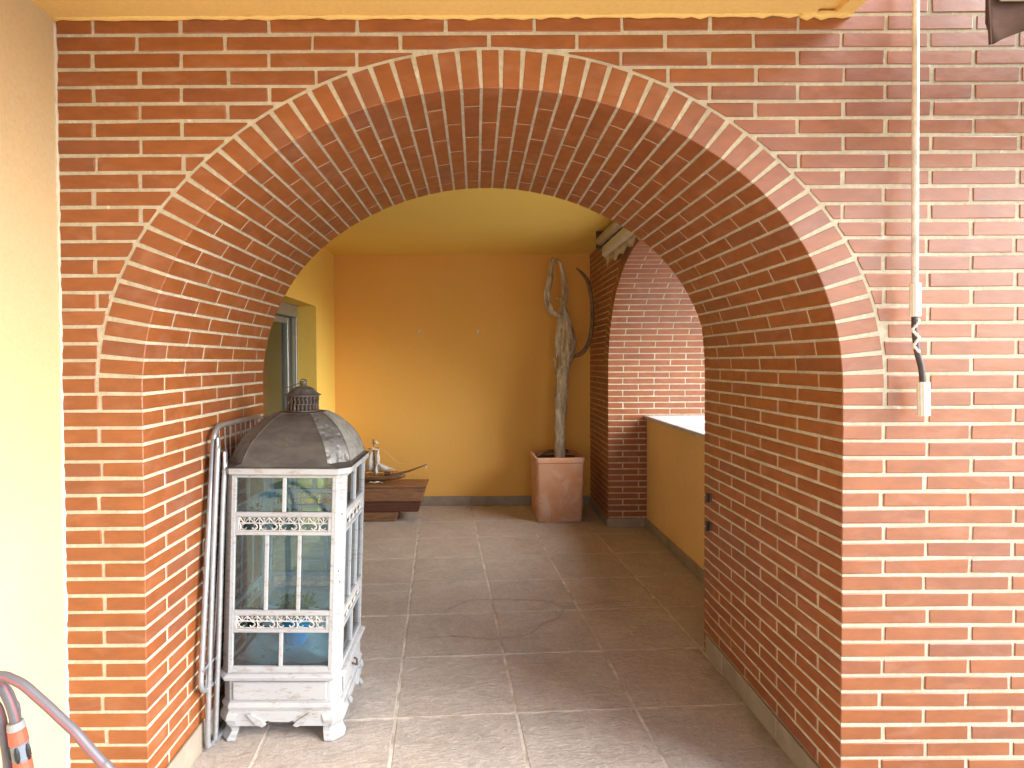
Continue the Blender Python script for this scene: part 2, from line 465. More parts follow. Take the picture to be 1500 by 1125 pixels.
J = .0095                                      # joint width
def clip_poly(x0, x1, z0, z1, side):
    """part of the brick rectangle that stays outside the arch ring, on one side of it"""
    f = outer2_top; N_ = 10
    def ok(x): return f(x) < z1 - .004
    xs = [x0 + (x1 - x0) * i / 60 for i in range(61)]
    good = [x for x in xs if ok(x)]
    if not good: return None
    if z0 < Z0 - .01: return [(x0, z0), (x1, z0), (x1, z1), (x0, z1)]
    a, b = min(good), max(good)
    if all(f(x) <= z0 for x in good) and len(good) == 61: return [(x0, z0), (x1, z0), (x1, z1), (x0, z1)]
    if side == 'L':
        b = max(x for x in good)
        S = [a + (b - a) * (1 - (1 - i / N_) ** 2) for i in range(N_ + 1)]
        S += [x for x in xs if a < x < b and abs(f(x) - z0) < .02]
    else:
        S = [b + (a - b) * (1 - (1 - i / N_) ** 2) for i in range(N_ + 1)]
        S += [x for x in xs if a < x < b and abs(f(x) - z0) < .02]
    S = sorted(set(round(s, 5) for s in S))
    low = [(x, min(max(z0, f(x)), z1 - .002)) for x in S]
    pts = low + [(S[-1], z1), (S[0], z1)]
    out = []
    for p in pts:
        if not out or (abs(p[0] - out[-1][0]) + abs(p[1] - out[-1][1])) > .0008: out.append(p)
    w = out[-1]
    if (S[-1] - S[0]) < .012: return None
    return out

def jit(a): return random.uniform(-a, a)
STD = {}
def std_mesh(lx, ly):
    key = (round(lx, 4), round(ly, 4), random.randrange(12))
    if key not in STD:
        V, F = chbox((-lx / 2, 0, -BH / 2), (lx / 2, ly, BH / 2), .0022)
        # slightly irregular arrises
        q = .0005 if ly > .05 else .0014
        V = [(x + jit(q), y, z + jit(.0010)) for x, y, z in V]
        me = bpy.data.meshes.new('brick'); me.from_pydata(V, [], F); me.materials.append(BRICK)
        STD[key] = me
    return STD[key]

def brick_wall_parts(root, u0, u1, k0, k1, vis, thick=T, firstpar=0, ring_vis=lambda i, d: True, endcap=None):
    """lays every brick. vis(x, z) says whether a face brick is seen; unseen ones are joined"""
    rest = MB()
    def put_box(name, lx, ly, lz, cx, y0, cz, seen):
        if seen:
            q = .3 if ly > .05 else 1.0
            o = inst(name, std_mesh(lx, ly), root, (cx + jit(.0016 * q), y0 + jit(.0008), cz + jit(.0009)), (jit(.002), jit(.0055 * q), jit(.002 * q)))
        else:
            rest.box((cx - lx / 2, y0, cz - BH / 2), (cx + lx / 2, y0 + ly, cz + BH / 2), .002)
    def put_poly(name, poly, seen):
        d = jit(.0006)
        V, F = solid(poly, d, .03)
        if seen:
            cx = sum(p[0] for p in poly) / len(poly); cz = sum(p[1] for p in poly) / len(poly)
            mk(name, [(x - cx, y, z - cz) for x, y, z in V], F, BRICK, root, loc=(cx, 0, cz))
        else: rest.add(V, F)
    kspr = 22
    for k in range(k0, k1):
        zt = ZT - CH * k - .0047; zb = zt - BH; zc = (zt + zb) / 2
        par = (k + firstpar) % 2                # even: joints at n*.25 ; odd: .125 + n*.25
        off = 0.0 if k % 2 == 0 else .125
        rowj = jit(.006)
        below = k >= kspr
        segs = []
        n = math.floor((u0 - off) / .25) - 1
        while off + n * .25 < u1:
            a = off + n * .25 + J / 2 + rowj; b = a + .25 - J; n += 1
            a2, b2 = max(a, u0 + .002), min(b, u1)
            if b2 - a2 < .02: continue
            segs.append((a2, b2))
        for a, b in segs:
            for side in 'LR':
                if side == 'L':
                    lim = XL if below else X0
                    aa, bb = a, min(b, lim)
                else:
                    lim = XR if below else X0
                    aa, bb = max(a, lim), b
                if bb - aa < .012: continue
                if not below and not (outer2_top(aa) > zb or outer2_top(bb) > zb or (aa < X0 < bb)):
                    if side == 'R' and a < X0: continue
                    if a < X0 < b: bb = b
                if below:
                    corner = (side == 'L' and bb > XL - .03) or (side == 'R' and aa < XR + .03)
                    if corner: continue          # the corner bricks come with the jambs
                    put_box('brick', bb - aa, .03, 0, (aa + bb) / 2, 0, zc, vis((aa + bb) / 2, zc))
                else:
                    if a < X0 < b and outer2_top(X0) <= zb:
                        if side == 'R': continue
                        aa, bb = a, b
                    p = clip_poly(aa, bb, zb, zt, side)
                    if p is None: continue
                    if len(p) == 4 and abs(p[0][0] - aa) < 1e-4 and abs(p[1][0] - bb) < 1e-4 and abs(p[0][1] - zb) < 1e-4 and abs(p[1][1] - zb) < 1e-4:
                        put_box('brick', bb - aa, .03, 0, (aa + bb) / 2, 0, zc, vis((aa + bb) / 2, zc))
                    else: put_poly('brick', p, vis((p[0][0] + p[-2][0]) / 2, zc))
        # jambs
        if below:
            for side in 'LR':
                e = XL if side == 'L' else XR
                # extent of the corner brick on the face
                if side == 'L':
                    js = [off + m * .25 + rowj for m in range(-12, 12)]
                    fj = max(j for j in js if j < XL - .03) + J / 2
                    fw = XL - fj; cx = XL - fw / 2
                else:
                    js = [off + m * .25 + rowj for m in range(-2, 14)]
                    fj = min(j for j in js if j > XR + .03) - J / 2
                    fw = fj - XR; cx = XR + fw / 2
                long_face = fw > .17
                d = .115 if long_face else .240
                d += jit(.003)
                if side == 'L' and XL - fw < u0: fw = XL - u0 - .003; cx = XL - fw / 2
                if side == 'R' and XR + fw > u1: fw = u1 - XR - .003; cx = XR + fw / 2
                if fw > .03: put_box('brick', fw, d, 0, cx, 0, zc, vis(cx, zc))
                y = d + J
                while y < thick - .015:
                    ln = min(.240, thick + .0015 - y)
                    sx = .03
                    cxx = e - sx / 2 if side == 'L' else e + sx / 2
                    seen = ring_vis(side, y)
                    jj = jit(.0006)
                    if seen:
                        inst('jamb_brick', jamb_mesh(ln), root, (cxx + jj, y, zc + jit(.0005)), (jit(.002), jit(.003), jit(.001)))
                    else: rest.box((cxx - .015, y, zc - BH / 2), (cxx + .015, y + ln, zc + BH / 2), .002)
                    y += ln + J
    # ring and soffit
    jf = J * .5
    for i in range(NV):
        f0, f1 = vfrac(i), vfrac(i + 1)
        Li = 2.93; Lo = 3.30
        g0, g1 = f0 + .0048 / Li, f1 - .0048 / Li
        h0, h1 = f0 + .0074 / Lo, f1 - .0074 / Lo
        k = 3
        fr = .118 + (i % 2) * .125
        y = 0.0; first = True
        while y < thick - .015:
            ln = fr if first else .240
            ln += jit(.0025)
            ln = min(ln, thick + .0015 - y)
            ins = jit(.0007)
            pin = [inner(g0 + (g1 - g0) * j / k) for j in range(k + 1)]
            pin = [(p[0] - ins * q[0], p[1] - ins * q[1]) for p, q in pin]
            if first: pout = [outer(h0 + (h1 - h0) * j / k)[0] for j in range(k + 1)]
            else: pout = [(p[0] + .03 * q[0], p[1] + .03 * q[1]) for p, q in [inner(g0 + (g1 - g0) * j / k) for j in range(k + 1)]]
            poly = pin + pout[::-1]
            if first:
                V, F = solid(poly, jit(.0006), y + ln, .0020)
            else:
                e = .0018; n = len(poly)
                V = []
                # rounded ends: contract the soffit edge near each end
                for yy, q in ((y, 1), (y + e, 0), (y + ln - e, 0), (y + ln, 1)):
                    cxp = sum(p[0] for p in poly) / n; czp = sum(p[1] for p in poly) / n
                    for x, z in poly:
                        if q: V.append((x + (cxp - x) * .07, yy, z + (czp - z) * .07))
                        else: V.append((x, yy, z))
                F = [tuple(range(n)), tuple(range(3 * n, 4 * n))[::-1]]
                for a in range(3):
                    for b in range(n): F.append((a * n + b, a * n + (b + 1) % n, (a + 1) * n + (b + 1) % n, (a + 1) * n + b))
            seen = ring_vis('A', (i, y))
            if seen:
                cx = sum(p[0] for p in poly) / len(poly); cz = sum(p[1] for p in poly) / len(poly)
                mk('voussoir' if first else 'soffit_brick', [(a - cx, b - y, c - cz) for a, b, c in V], F, BRICK, root, loc=(cx, y, cz))
            else: rest.add(V, F)
            y += ln + J; first = False
    return rest
JM = {}
def jamb_mesh(ln):
    key = (round(ln, 3), random.randrange(5))
    if key not in JM:
        V, F = chbox((-.015, 0, -BH / 2), (.015, ln, BH / 2), .002)
        V = [(x, y + jit(.0007), z + jit(.0006)) for x, y, z in V]
        me = bpy.data.meshes.new('jamb_brick'); me.from_pydata(V, [], F); me.materials.append(BRICK); JM[key] = me
    return JM[key]

# ------------------------------------------------------------------ ground and floor
GROUND = make_simple('pale_paving', (.66, .62, .55), .85, var=.15, sc=2, bmp=.2, bd=.004)
ground = mk('ground', [(-60, -60, -.06), (60, -60, -.06), (60, 60, -.06), (-60, 60, -.06)], [(0, 1, 2, 3)], GROUND); tag(ground, kind='structure')
floor_o = MB().box((-.9, -4.2, -.055), (3.16, 4.2, -.0014)).build('floor', GROUT); tag(floor_o, kind='structure')
S, ANG, TX, TY = .4558, .061, .7737, .4972
ca, sa = math.cos(ANG), math.sin(ANG)
TM = []
for q in range(4):
    h = (S - .0090) / 2
    V, F = chbox((-h, -h, -.012), (h, h, 0), .0028)
    V = [(x + jit(.0012), y + jit(.0012), z) for x, y, z in V]
    me = bpy.data.meshes.new('tile'); me.from_pydata(V, [], F); me.materials.append(TILE); TM.append(me)
for i in range(-6, 8):
    for j in range(-10, 9):
        cx = TX + S * ((i + .5) * ca - (j + .5) * sa); cy = TY + S * ((i + .5) * sa + (j + .5) * ca)
        if not (-.45 < cx < 2.85 and -3.6 < cy < 3.95): continue
        inst('tile', random.choice(TM), floor_o, (cx, cy, jit(.0006)), (jit(.0012), jit(.0012), ANG + jit(.001)))
# dried water marks on the tiles (seen as thin wandering brown lines)
STAIN = make_simple('dried_water_mark', (.34, .29, .255), .7, var=.3, sc=40, bmp=0)
def mark(pts, w):
    P = spline(pts, 8); V = []; F = []
    for i, p in enumerate(P):
        t = P[min(i + 1, len(P) - 1)] - P[max(i - 1, 0)]; t.normalize(); n_ = Vector((-t.y, t.x, 0))
        ww = w * (.35 + .9 * noise.noise(Vector((i * .31, p.x * 3, 0))) ** 2 + .3) * (0.4 if i in (0, len(P) - 1) else 1)
        wob = n_ * .004 * noise.noise(Vector((p.x * 40, p.y * 40, 3)))
        V += [p + n_ * ww + wob, p - n_ * ww + wob]
    for i in range(len(P) - 1): F.append((2 * i, 2 * i + 1, 2 * i + 3, 2 * i + 2))
    return V, F
mb = MB()
for pts, w in [(((.90, 1.43, .0032), (1.02, 1.58, .0032), (1.12, 1.60, .0032), (1.35, 1.60, .0032), (1.48, 1.57, .0032), (1.56, 1.50, .0032), (1.75, 1.55, .0032), (1.95, 1.57, .0032)), .0035),
               (((.80, 1.14, .0032), (.98, 1.16, .0032), (1.15, 1.13, .0032), (1.33, 1.18, .0032), (1.42, 1.30, .0032), (1.50, 1.36, .0032), (1.55, 1.48, .0032)), .003)]:
    mb.add(*mark(pts, w))
st = mb.build('dried_water_mark', STAIN, floor_o)

# ------------------------------------------------------------------ front arched brick wall
front = empty('arched_brick_wall', label='red brick wall in front, pierced by the wide arch framed with upright bricks', cat='brick wall')
UL = -.108
wall_core('mortar', -.35, 3.12, 3.3, T, MORTAR, front)
def fvis(x, z): return -.2 < x < 2.66 and z > .12 and z < 2.40
rest = brick_wall_parts(front, UL, 3.115, -20, 48, fvis, ring_vis=lambda s, y: True)
o = rest.build('brick_courses_beyond_view', BRICK, front); tag(o, kind='stuff')
def skirting(parent, p0, p1, h, t, nrm, ln=.4558, start=0.0):
    """row of skirting tiles from p0 to p1 along a wall; nrm points into the room"""
    p0 = Vector(p0); p1 = Vector(p1); d = (p1 - p0); L = d.length; d.normalize(); n_ = Vector(nrm)
    s = start - ln if start > 0 else 0.0
    while s < L - .01:
        a = max(s, 0) + .001; b = min(s + ln, L) - .001; s += ln
        if b - a < .01: continue
        V, F = chbox((a, 0, 0), (b, t, h + jit(.0015)), .0025)
        V = [p0 + d * v[0] + n_ * (v[1] + .0005) + Vector((0, 0, v[2])) for v in V]
        c = p0 + d * (a + b) / 2
        o = mk('skirting_tile', [v - c for v in V], F, SKIRT, parent, loc=tuple(c))
skirting(front, (XR, .02, 0), (XR, T + .012, 0), .082, .011, (-1, 0, 0), start=.33)
skirting(front, (XL, .02, 0), (XL, T + .012, 0), .095, .011, (1, 0, 0), start=.33)

# ------------------------------------------------------------------ side wall with its own arch (right of the inner porch)
YC = 3.05 - 1.004
sideX = 2.135
side = empty('side_arched_wall', (sideX, YC + X0, 0), -PI / 2, label='brick side wall on the right with a second arch open to bright daylight', cat='brick wall')
wall_core('mortar', -.80, YC + X0 - T + .002, 2.62, .985, MORTAR, side)
rest = brick_wall_parts(side, X0 - (3.81 - YC), YC + X0 - T - .004, 0, 48, lambda x, z: False, thick=.985,
                        ring_vis=lambda s, y: (s == 'L') or (s == 'A' and y[0] < 26))
o = rest.build('brick_courses', BRICK, side); tag(o, kind='stuff')

# ------------------------------------------------------------------ plastered walls and ceilings
cg = MB()
cg.box((UL - .3, -2.7, 2.308), (2.040, .0, 2.60)); cg.box((2.040, -2.7, 2.322), (2.098, .0, 2.60)); cg.box((2.098, -2.7, 2.306), (2.146, .0, 2.60))
cl = cg.build('ceiling', CEIL); tag(cl, kind='structure')
# lumpy plaster seam where the ceiling meets the brick
seam = MB()
P = [(UL + (2.146 - UL) * i / 90, -.004 + jit(.002), 2.309 + jit(.0025)) for i in range(91)]
seam.tube(P, [.006 + abs(jit(.004)) for _ in P], 6)
seam.tube([(2.0 + .02 * i, -.006, 2.306 + jit(.003)) for i in range(8)], [.008 + abs(jit(.006)) for _ in range(8)], 6)
so = seam.build('plaster_seam', CEIL, cl, smooth=True)
c2 = MB().box((-1.0, T + .002, 2.322), (sideX + .002, 4.1, 2.60)).build('porch_ceiling', LEMON); tag(c2, kind='structure')
roof = MB().box((-1.6, T - .1, 2.601), (3.3, 4.4, 2.9)).build('roof_slab', GROUND); tag(roof, kind='structure')

lw = empty('left_terrace_wall', label='pale yellow stucco wall at the left edge, with the hose beside it', cat='wall')
V, F = chbox((UL - .3, -2.7, 0), (UL, .0042, 2.308)); mk('stucco', V, F, PLASTER_OLD, lw)
e = MB(); zz = [i * .02 for i in range(116)]
e.tube([(UL + .001 + jit(.0015), -.001, z) for z in zz], [.0035 + abs(jit(.0035)) for _ in zz], 6)
e.build('plaster_seam', TRIM, lw, smooth=True)

RL = -.225
pw = empty('porch_left_wall', label='yellow stucco wall of the inner porch with the sliding door recess', cat='wall')
OY0, OY1, OZ = 1.25, 3.18, 1.792
g = MB()
g.box((RL - .3, OY1, 0), (RL, 3.81, 2.322)); g.box((RL - .3, T + .002, 0), (RL, OY0, 2.322)); g.box((RL - .3, OY0, OZ), (RL, OY1, 2.322))
g.build('stucco', LEMON, pw)
bw = empty('porch_back_wall', label='ochre stucco wall at the far end of the porch with two small hooks', cat='wall')
MB().box((-1.0, 3.81, 0), (sideX + .4, 4.1, 2.322)).build('stucco', PLASTER, bw)
skirting(bw, (RL, 3.81, 0), (sideX, 3.81, 0), .086, .010, (0, -1, 0), start=.348)
skirting(pw, (RL, OY1 + .01, 0), (RL, 3.80, 0), .086, .010, (1, 0, 0))
skirting(side, (X0 - 1.764 + .01, 0, 0), (X0 - 1.004, 0, 0), .07, .010, (0, -1, 0))
skirting(side, (XL, -.01, 0), (XL, .307, 0), .07, .010, (1, 0, 0))

par = empty('parapet', label='low yellow stucco parapet wall filling the side arch, white stone on top', cat='parapet wall')
PX = 2.442
OCHRE = make_plaster('parapet_ochre_stucco', (.84, .58, .26), (.68, .45, .19), .0018, .7)
MB().box((PX, 1.048, 0), (3.10, 3.046, .872), .004).build('stucco', OCHRE, par)
for a_, b_ in ((1.046, 1.70), (1.702, 2.36), (2.362, 3.0475)): MB().box((2.424, a_, .8725), (3.14, b_, .896), .004).build('stone_coping', MARBLE, par)
skirting(par, (PX, 3.04, 0), (PX, 1.05, 0), .075, .010, (-1, 0, 0), start=.30)

# ------------------------------------------------------------------ sliding door in the left recess
FR = RL - .150
door = empty('sliding_door', (0, 0, 0), label='grey aluminium sliding door with dark glass in the recess of the left wall', cat='door')
g = MB()
g.box((FR - .07, OY1 - .045, 0), (FR, OY1 - .001, OZ - .001), .002); g.box((FR - .07, OY0 + .001, 0), (FR, OY0 + .045, OZ - .001), .002)
g.box((FR - .07, OY0 + .045, 0), (FR, OY1 - .045, .03)); 
g.build('frame', ALU_D, door)
MB().box((FR - .10, OY0 + .045, OZ - .095), (FR + .012, OY1 - .045, OZ - .001), .003).build('shutter_box', ALU_D, door)
for a, b, x in ((OY0 + .05, 2.20, FR - .024), (2.10, OY1 - .085, FR - .052)):
    sh = MB()
    for y in (a, b - .05): sh.box((x - .02, y, .035), (x + .012, y + .05, OZ - .10), .003)
    sh.box((x - .02, a + .05, .035), (x + .012, b - .05, .10), .003); sh.box((x - .02, a + .05, OZ - .15), (x + .012, b - .05, OZ - .10), .003)
    s_ = sh.build('sash', ALU_D, door)
    MB().box((x - .006, a + .05, .10), (x, b - .05, OZ - .15)).build('glass_pane', WGLASS, s_)
tr = MB()
for q in (.05, .075): tr.box((FR - .012, OY1 - .045 - q, .03), (FR - .004, OY1 - .040 - q + .008, OZ - .10))
tr.build('track', ALU_D, door)
CURT = make_simple('olive_curtain_cloth', (.32, .29, .17), .9, var=.1, sc=60, bmp=.2, bd=.001)
V = []; F = []; n = 160
for i in range(n + 1):
    y = OY0 + .05 + (OY1 - OY0 - .12) * i / n
    x = FR - .17 + .022 * math.sin(i * .55) + .01 * math.sin(i * .23 + 1)
    V += [(x, y, .04), (x, y, OZ - .02)]
for i in range(n): F.append((2 * i, 2 * i + 1, 2 * i + 3, 2 * i + 2))
o = mk('curtain', V, F, CURT, None, True); tag(o, 'olive beige curtain hanging in folds behind the sliding door glass', 'curtain')
MB().box((FR - .9, OY0 - .2, 0), (FR - .85, OY1 + .2, 2.3)).build('inner_room_wall', PLASTER, pw)

# hooks on the back wall
PVCW = make_simple('white_plastic', (.85, .84, .80), .35, var=.03, bmp=0)
for k, (x, z) in enumerate(((.558, 1.611), (1.101, 1.609))):
    t = empty('wall_hook', (x, 3.81, z), label=('small white hook on the back wall, the left one of the pair', 'small white hook on the back wall, the right one, nearer the dry cactus')[k], cat='hook', group='hooks on the back wall')
    mb = MB().box((-.011, -.006, -.014), (.011, -.0003, .020), .002)
    mb.build('plate', PVCW, t)
    MB().tube(spline([(0, -.006, .008), (0, -.022, .004), (0, -.026, -.008), (0, -.020, -.016)], 4), .0055, 8).build('hook', PVCW, t, True)
# two little black hinges at the back edge of the right jamb
for k, z in enumerate((.717, .588)):
    t = empty('gate_hinge', (XR, .957, z), label=('upper black hinge pin on the far edge of the right brick jamb', 'lower black hinge pin on the far edge of the right brick jamb')[k], cat='hinge', group='hinge pins on the right jamb')
    MB().box((-.006, -.013, -.018), (.0, .013, .018), .001).build('plate', IRON, t)
    MB().tube([(-.016, 0, -.020), (-.016, 0, .020)], .0075, 10).build('pin', BLACK, t)
    
# ------------------------------------------------------------------ roller shade cassette above the side arch
CANV = make_simple('cream_canvas', (.52, .47, .38), .85, var=.12, sc=30, bmp=.3, bd=.001)
cas = empty('roller_blind', label='rolled cream canvas blind fixed high above the side arch', cat='roller blind')
MB().tube([(2.03, 1.2, 2.243), (2.03, 2.885, 2.243)], .034, 18).build('roll', CANV, cas, True)
mb = MB(); mb.add(*prism([(2.045, 2.20), (2.085, 2.215), (2.09, 2.16), (2.062, 2.118), (2.040, 2.140)], lambda p: (p[0], 1.2, p[1]), lambda p: (p[0], 2.835, p[1])))
mb.build('bottom_rail', make_simple('cream_rail', (.62, .60, .52), .5, var=.08, bmp=0), cas)
V = []; F = []; n = 60
for i in range(n + 1):
    y = 1.25 + 1.58 * i / n
    dz = .045 + .035 * abs(math.sin(i * .35)) * (1 if i < n - 6 else 1.5) + .01 * math.sin(i * 1.3)
    if i > n - 5: dz = .10 - .02 * (n - i)
    for j in range(4):
        f_ = j / 3
        V.append((2.075 + .008 * math.sin(i * .5 + j) , y, 2.135 - dz * f_))
for i in range(n):
    for j in range(3): F.append((i * 4 + j, i * 4 + j + 1, (i + 1) * 4 + j + 1, (i + 1) * 4 + j))
mk('hanging_canvas', V, F, CANV, cas, True)
for by in (2.84, 1.3): MB().box((2.0, by, 2.19), (2.10, by + .02, 2.318), .003).build('bracket', IRON, cas)

# ------------------------------------------------------------------ awning at the top right and its crank rod
AWN = make_simple('brown_awning_cloth', (.085, .050, .038), .95, var=.12, sc=60, bmp=.3, bd=.0006, spec=.1)
AWN2 = make_simple('tan_awning_cloth', (.24, .18, .12), .95, var=.1, sc=60, bmp=.3, bd=.0006, spec=.1)
aw = empty('awning', label='folded brown awning with scalloped valance, cut off by the top right corner', cat='awning')
MB().box((2.20, -.56, 2.50), (5.0, -.41, 2.60), .02).build('cassette', AWN2, aw)
for bx in (2.6, 4.4): MB().box((bx, -.45, 2.53), (bx + .04, -.002, 2.57), .004).build('bracket', AWN, aw)
V = []; F = []; n = 90
for i in range(n + 1):
    x = 2.1915 + i * .02
    ph = (x - 2.198) / .36
    if x < 2.198: zb = 1.998 + .07 * (2.198 - x) / .007
    else: zb = 1.998 + .060 * math.sqrt(abs(math.sin(PI * (ph % 1.0))))
    y = -.40 + .006 * math.sin(i * .7)
    for zz_ in (2.50, 2.20, zb + .034, zb): V.append((x, y - (.03 * ((zz_ - 2.2) / .3) if zz_ > 2.2 else 0), zz_))
for i in range(n):
    for j in range(3): F.append((i * 4 + j, i * 4 + j + 1, (i + 1) * 4 + j + 1, (i + 1) * 4 + j))
vo_ = mk('valance', V, F, AWN, aw, True)
md = vo_.modifiers.new('thickness', 'SOLIDIFY'); md.thickness = .003
V, F = chbox((2.215, -.407, 2.105), (3.99, -.4035, 2.19)); mk('tan_band', V, F, AWN2, aw)
hb = MB().tube([(2.192, -.402, 2.20), (2.1935, -.402, 2.10), (2.199, -.402, 2.015)], .0035, 6).build('hem', AWN, aw)

ROD = make_simple('weathered_white_metal', (.72, .68, .62), .45, .1, .3, 18, .2, .0005)
PVC = make_simple('ivory_plastic', (.74, .73, .66), .4, var=.08, sc=25, bmp=.05)
rod = empty('awning_crank_rod', label='white rusty crank rod hanging down the bricks with a taped black joint', cat='crank rod')
RY = -.040
MB().tube([(2.301, RY, 2.50), (2.303, RY, 2.0), (2.306, RY, 1.52)], .0088, 12).build('rod', ROD, rod, True)
def ribbed(mb, a, b, r, n=12):
    a = Vector(a); b = Vector(b)
    P = [a, a.lerp(b, .02), a.lerp(b, .98), b]
    V, F = tube(P, [r * .9, r, r, r * .9], n * 2)
    for i, v in enumerate(V):
        if (i % 2): 
            c = P[i // (n * 2)]; V[i] = c + (v - c) * .93
    mb.add(V, F)
mb = MB(); ribbed(mb, (2.307, RY, 1.545), (2.3075, RY, 1.452), .0140); mb.build('sleeve', PVC, rod)
kink = spline([(2.306, RY, 1.455), (2.306, RY, 1.425), (2.309, RY, 1.39), (2.315, RY, 1.35), (2.326, RY, 1.31), (2.330, RY, 1.268)], 5)
MB().tube(kink, .0078, 10).build('rubber_joint', make_simple('dark_rubber', (.055, .042, .042), .55, var=.4, sc=60, bmp=.5, bd=.001), rod, True)
mb = MB()
for a, b, sg in ((2, 10, 1), (9, 15, -1)):
    P = []
    for i in range(a * 3, b * 3):
        t_ = i / 3; k_ = min(int(t_), len(kink) - 2); c = kink[k_].lerp(kink[k_ + 1], t_ - k_)
        an = sg * i * .22 - 1.2
        P.append(c + Vector((math.cos(an) * .0082, -abs(math.sin(an)) * .0085 - .001, 0)))
    mb.tube(P, [.0028 + .0018 * math.sin(i * .9) ** 2 for i in range(len(P))], 6)
mb.build('tape', PVC, rod, True)
mb = MB(); ribbed(mb, (2.3315, RY, 1.270), (2.334, RY, 1.175), .0158); mb.build('grip', PVC, rod)

# ------------------------------------------------------------------ lantern cabinet
cab = empty('lantern_cabinet', (.385, .572, 0), label='tall distressed white wooden lantern cabinet with glass panes and dark domed metal roof', cat='lantern cabinet')
def lean(v):                                      # the old carcass leans a little to the right
    v = Vector(v)
    if v.z > .22: v.x += .034 * (v.z - .22)
    v.z -= .010 * v.x * min(1, v.z / .5) 
    return v
def octa(wx, wy, c):
    return [(-wx + c, -wy), (wx - c, -wy), (wx, -wy + c), (wx, wy - c), (wx - c, wy), (-wx + c, wy), (-wx, wy - c), (-wx, -wy + c)]
def loft(levels, caps=(True, True)):
    V = []; F = []; n = 8
    for z, poly in levels: V += [(x, y, z) for x, y in poly]
    for k in range(len(levels) - 1):
        for i in range(n): F.append((k * n + i, k * n + (i + 1) % n, (k + 1) * n + (i + 1) % n, (k + 1) * n + i))
    if caps[0]: F.append(tuple(range(n))[::-1])
    if caps[1]: F.append(tuple((len(levels) - 1) * n + i for i in range(n)))
    return V, F
def cbuild(mb, name, mat, parent=cab, smooth=False):
    mb.xf(lean); return mb.build(name, mat, parent, smooth)
BXh, BYh, BC = .212, .203, .030
# base: mouldings and drawer body
mb = MB()
mb.add(*loft([(.219, octa(.215, .205, .032)), (.221, octa(.226, .216, .036)), (.232, octa(.229, .219, .037)), (.238, octa(.222, .212, .036)), (.2405, octa(.214, .205, .031))]))
cbuild(mb, 'base_moulding', WOOD_W)
mb = MB(); mb.add(*loft([(.1362, octa(.208, .199, .030)), (.2188, octa(.208, .199, .030))])); cbuild(mb, 'drawer_box', WOOD_W)
mb = MB().box((-.165, -.2065, .146), (.165, -.1992, .210), .003); cbuild(mb, 'drawer_front', WOOD_W)
mb = MB().box((.2088, -.15, .146), (.2145, .15, .210), .003); cbuild(mb, 'drawer_front', WOOD_W)
mb = MB(); mb.tube(spline([(.214, -.02, .185), (.226, -.018, .180), (.230, 0, .168), (.226, .018, .180), (.214, .02, .185)], 4), .004, 6); cbuild(mb, 'drawer_pull', IRON)
mb = MB(); mb.add(*loft([(.108, octa(.213, .204, .033)), (.122, octa(.217, .208, .035)), (.131, octa(.214, .205, .034)), (.136, octa(.210, .201, .031))])); cbuild(mb, 'base_moulding', WOOD_W)
# aprons with carved curls
def apron(fn, hw):
    mb = MB()
    out = [(-hw, .1078), (hw, .1078), (hw, .056), (.075, .056), (.058, .062), (.045, .074), (.030, .070), (-.030, .070), (-.045, .074), (-.058, .062), (-.075, .056), (-hw, .056)]
    mb.add(*prism(out, lambda p: fn(p[0], 0, p[1]), lambda p: fn(p[0], .014, p[1])))
    for s_ in (-1, 1):
        o2 = [(s_ * .115, .100), (s_ * .100, .102), (s_ * .062, .078), (s_ * .048, .062), (s_ * .060, .0555), (s_ * .082, .064)]
        mb.add(*prism(o2, lambda p: fn(p[0], -.008, p[1]), lambda p: fn(p[0], .002, p[1])))
    return mb
for nm, fn, hw in (('f', lambda a, d, z: (a, -.207 + d, z), .168), ('b', lambda a, d, z: (a, .207 - d, z), .168),
                   ('r', lambda a, d, z: (.216 - d, a, z), .158), ('l', lambda a, d, z: (-.216 + d, a, z), .158)):
    cbuild(apron(fn, hw), 'apron', WOOD_W)
# cabriole legs
for sx in (-1, 1):
    for sy in (-1, 1):
        lv = [(.1085, .000, .044, .032), (.095, .006, .046, .034), (.078, .009, .042, .034), (.060, .003, .036, .032), (.045, -.005, .030, .028), (.032, -.006, .029, .028),
              (.020, .001, .034, .034), (.010, .006, .038, .038), (.004, .006, .034, .036), (.0, .003, .014, .020)]
        V = []; F = []
        for z, d, w, c in lv:
            X = .213 + d; Y = .204 + d; cc = .034
            pts = [(X - cc - w * .8, Y), (X - cc, Y), (X, Y - cc), (X, Y - cc - w * .8), (X - cc - w * .45, Y - cc - w * .45)]
            if z == 0.0: pts = [(X - cc - .006, Y - .008), (X - cc, Y - .002), (X - .002, Y - cc), (X - .008, Y - cc - .006), (X - cc - .004, Y - cc - .004)]
            V += [(sx * a, sy * b, z) for a, b in pts]
        n = 5
        for k in range(len(lv) - 1):
            for i in range(n): F.append((k * n + i, k * n + (i + 1) % n, (k + 1) * n + (i + 1) % n, (k + 1) * n + i))
        F.append(tuple(range(n))); F.append(tuple((len(lv) - 1) * n + i for i in range(n))[::-1])
        mb = MB(); mb.add(V, F); cbuild(mb, 'leg', WOOD_W)
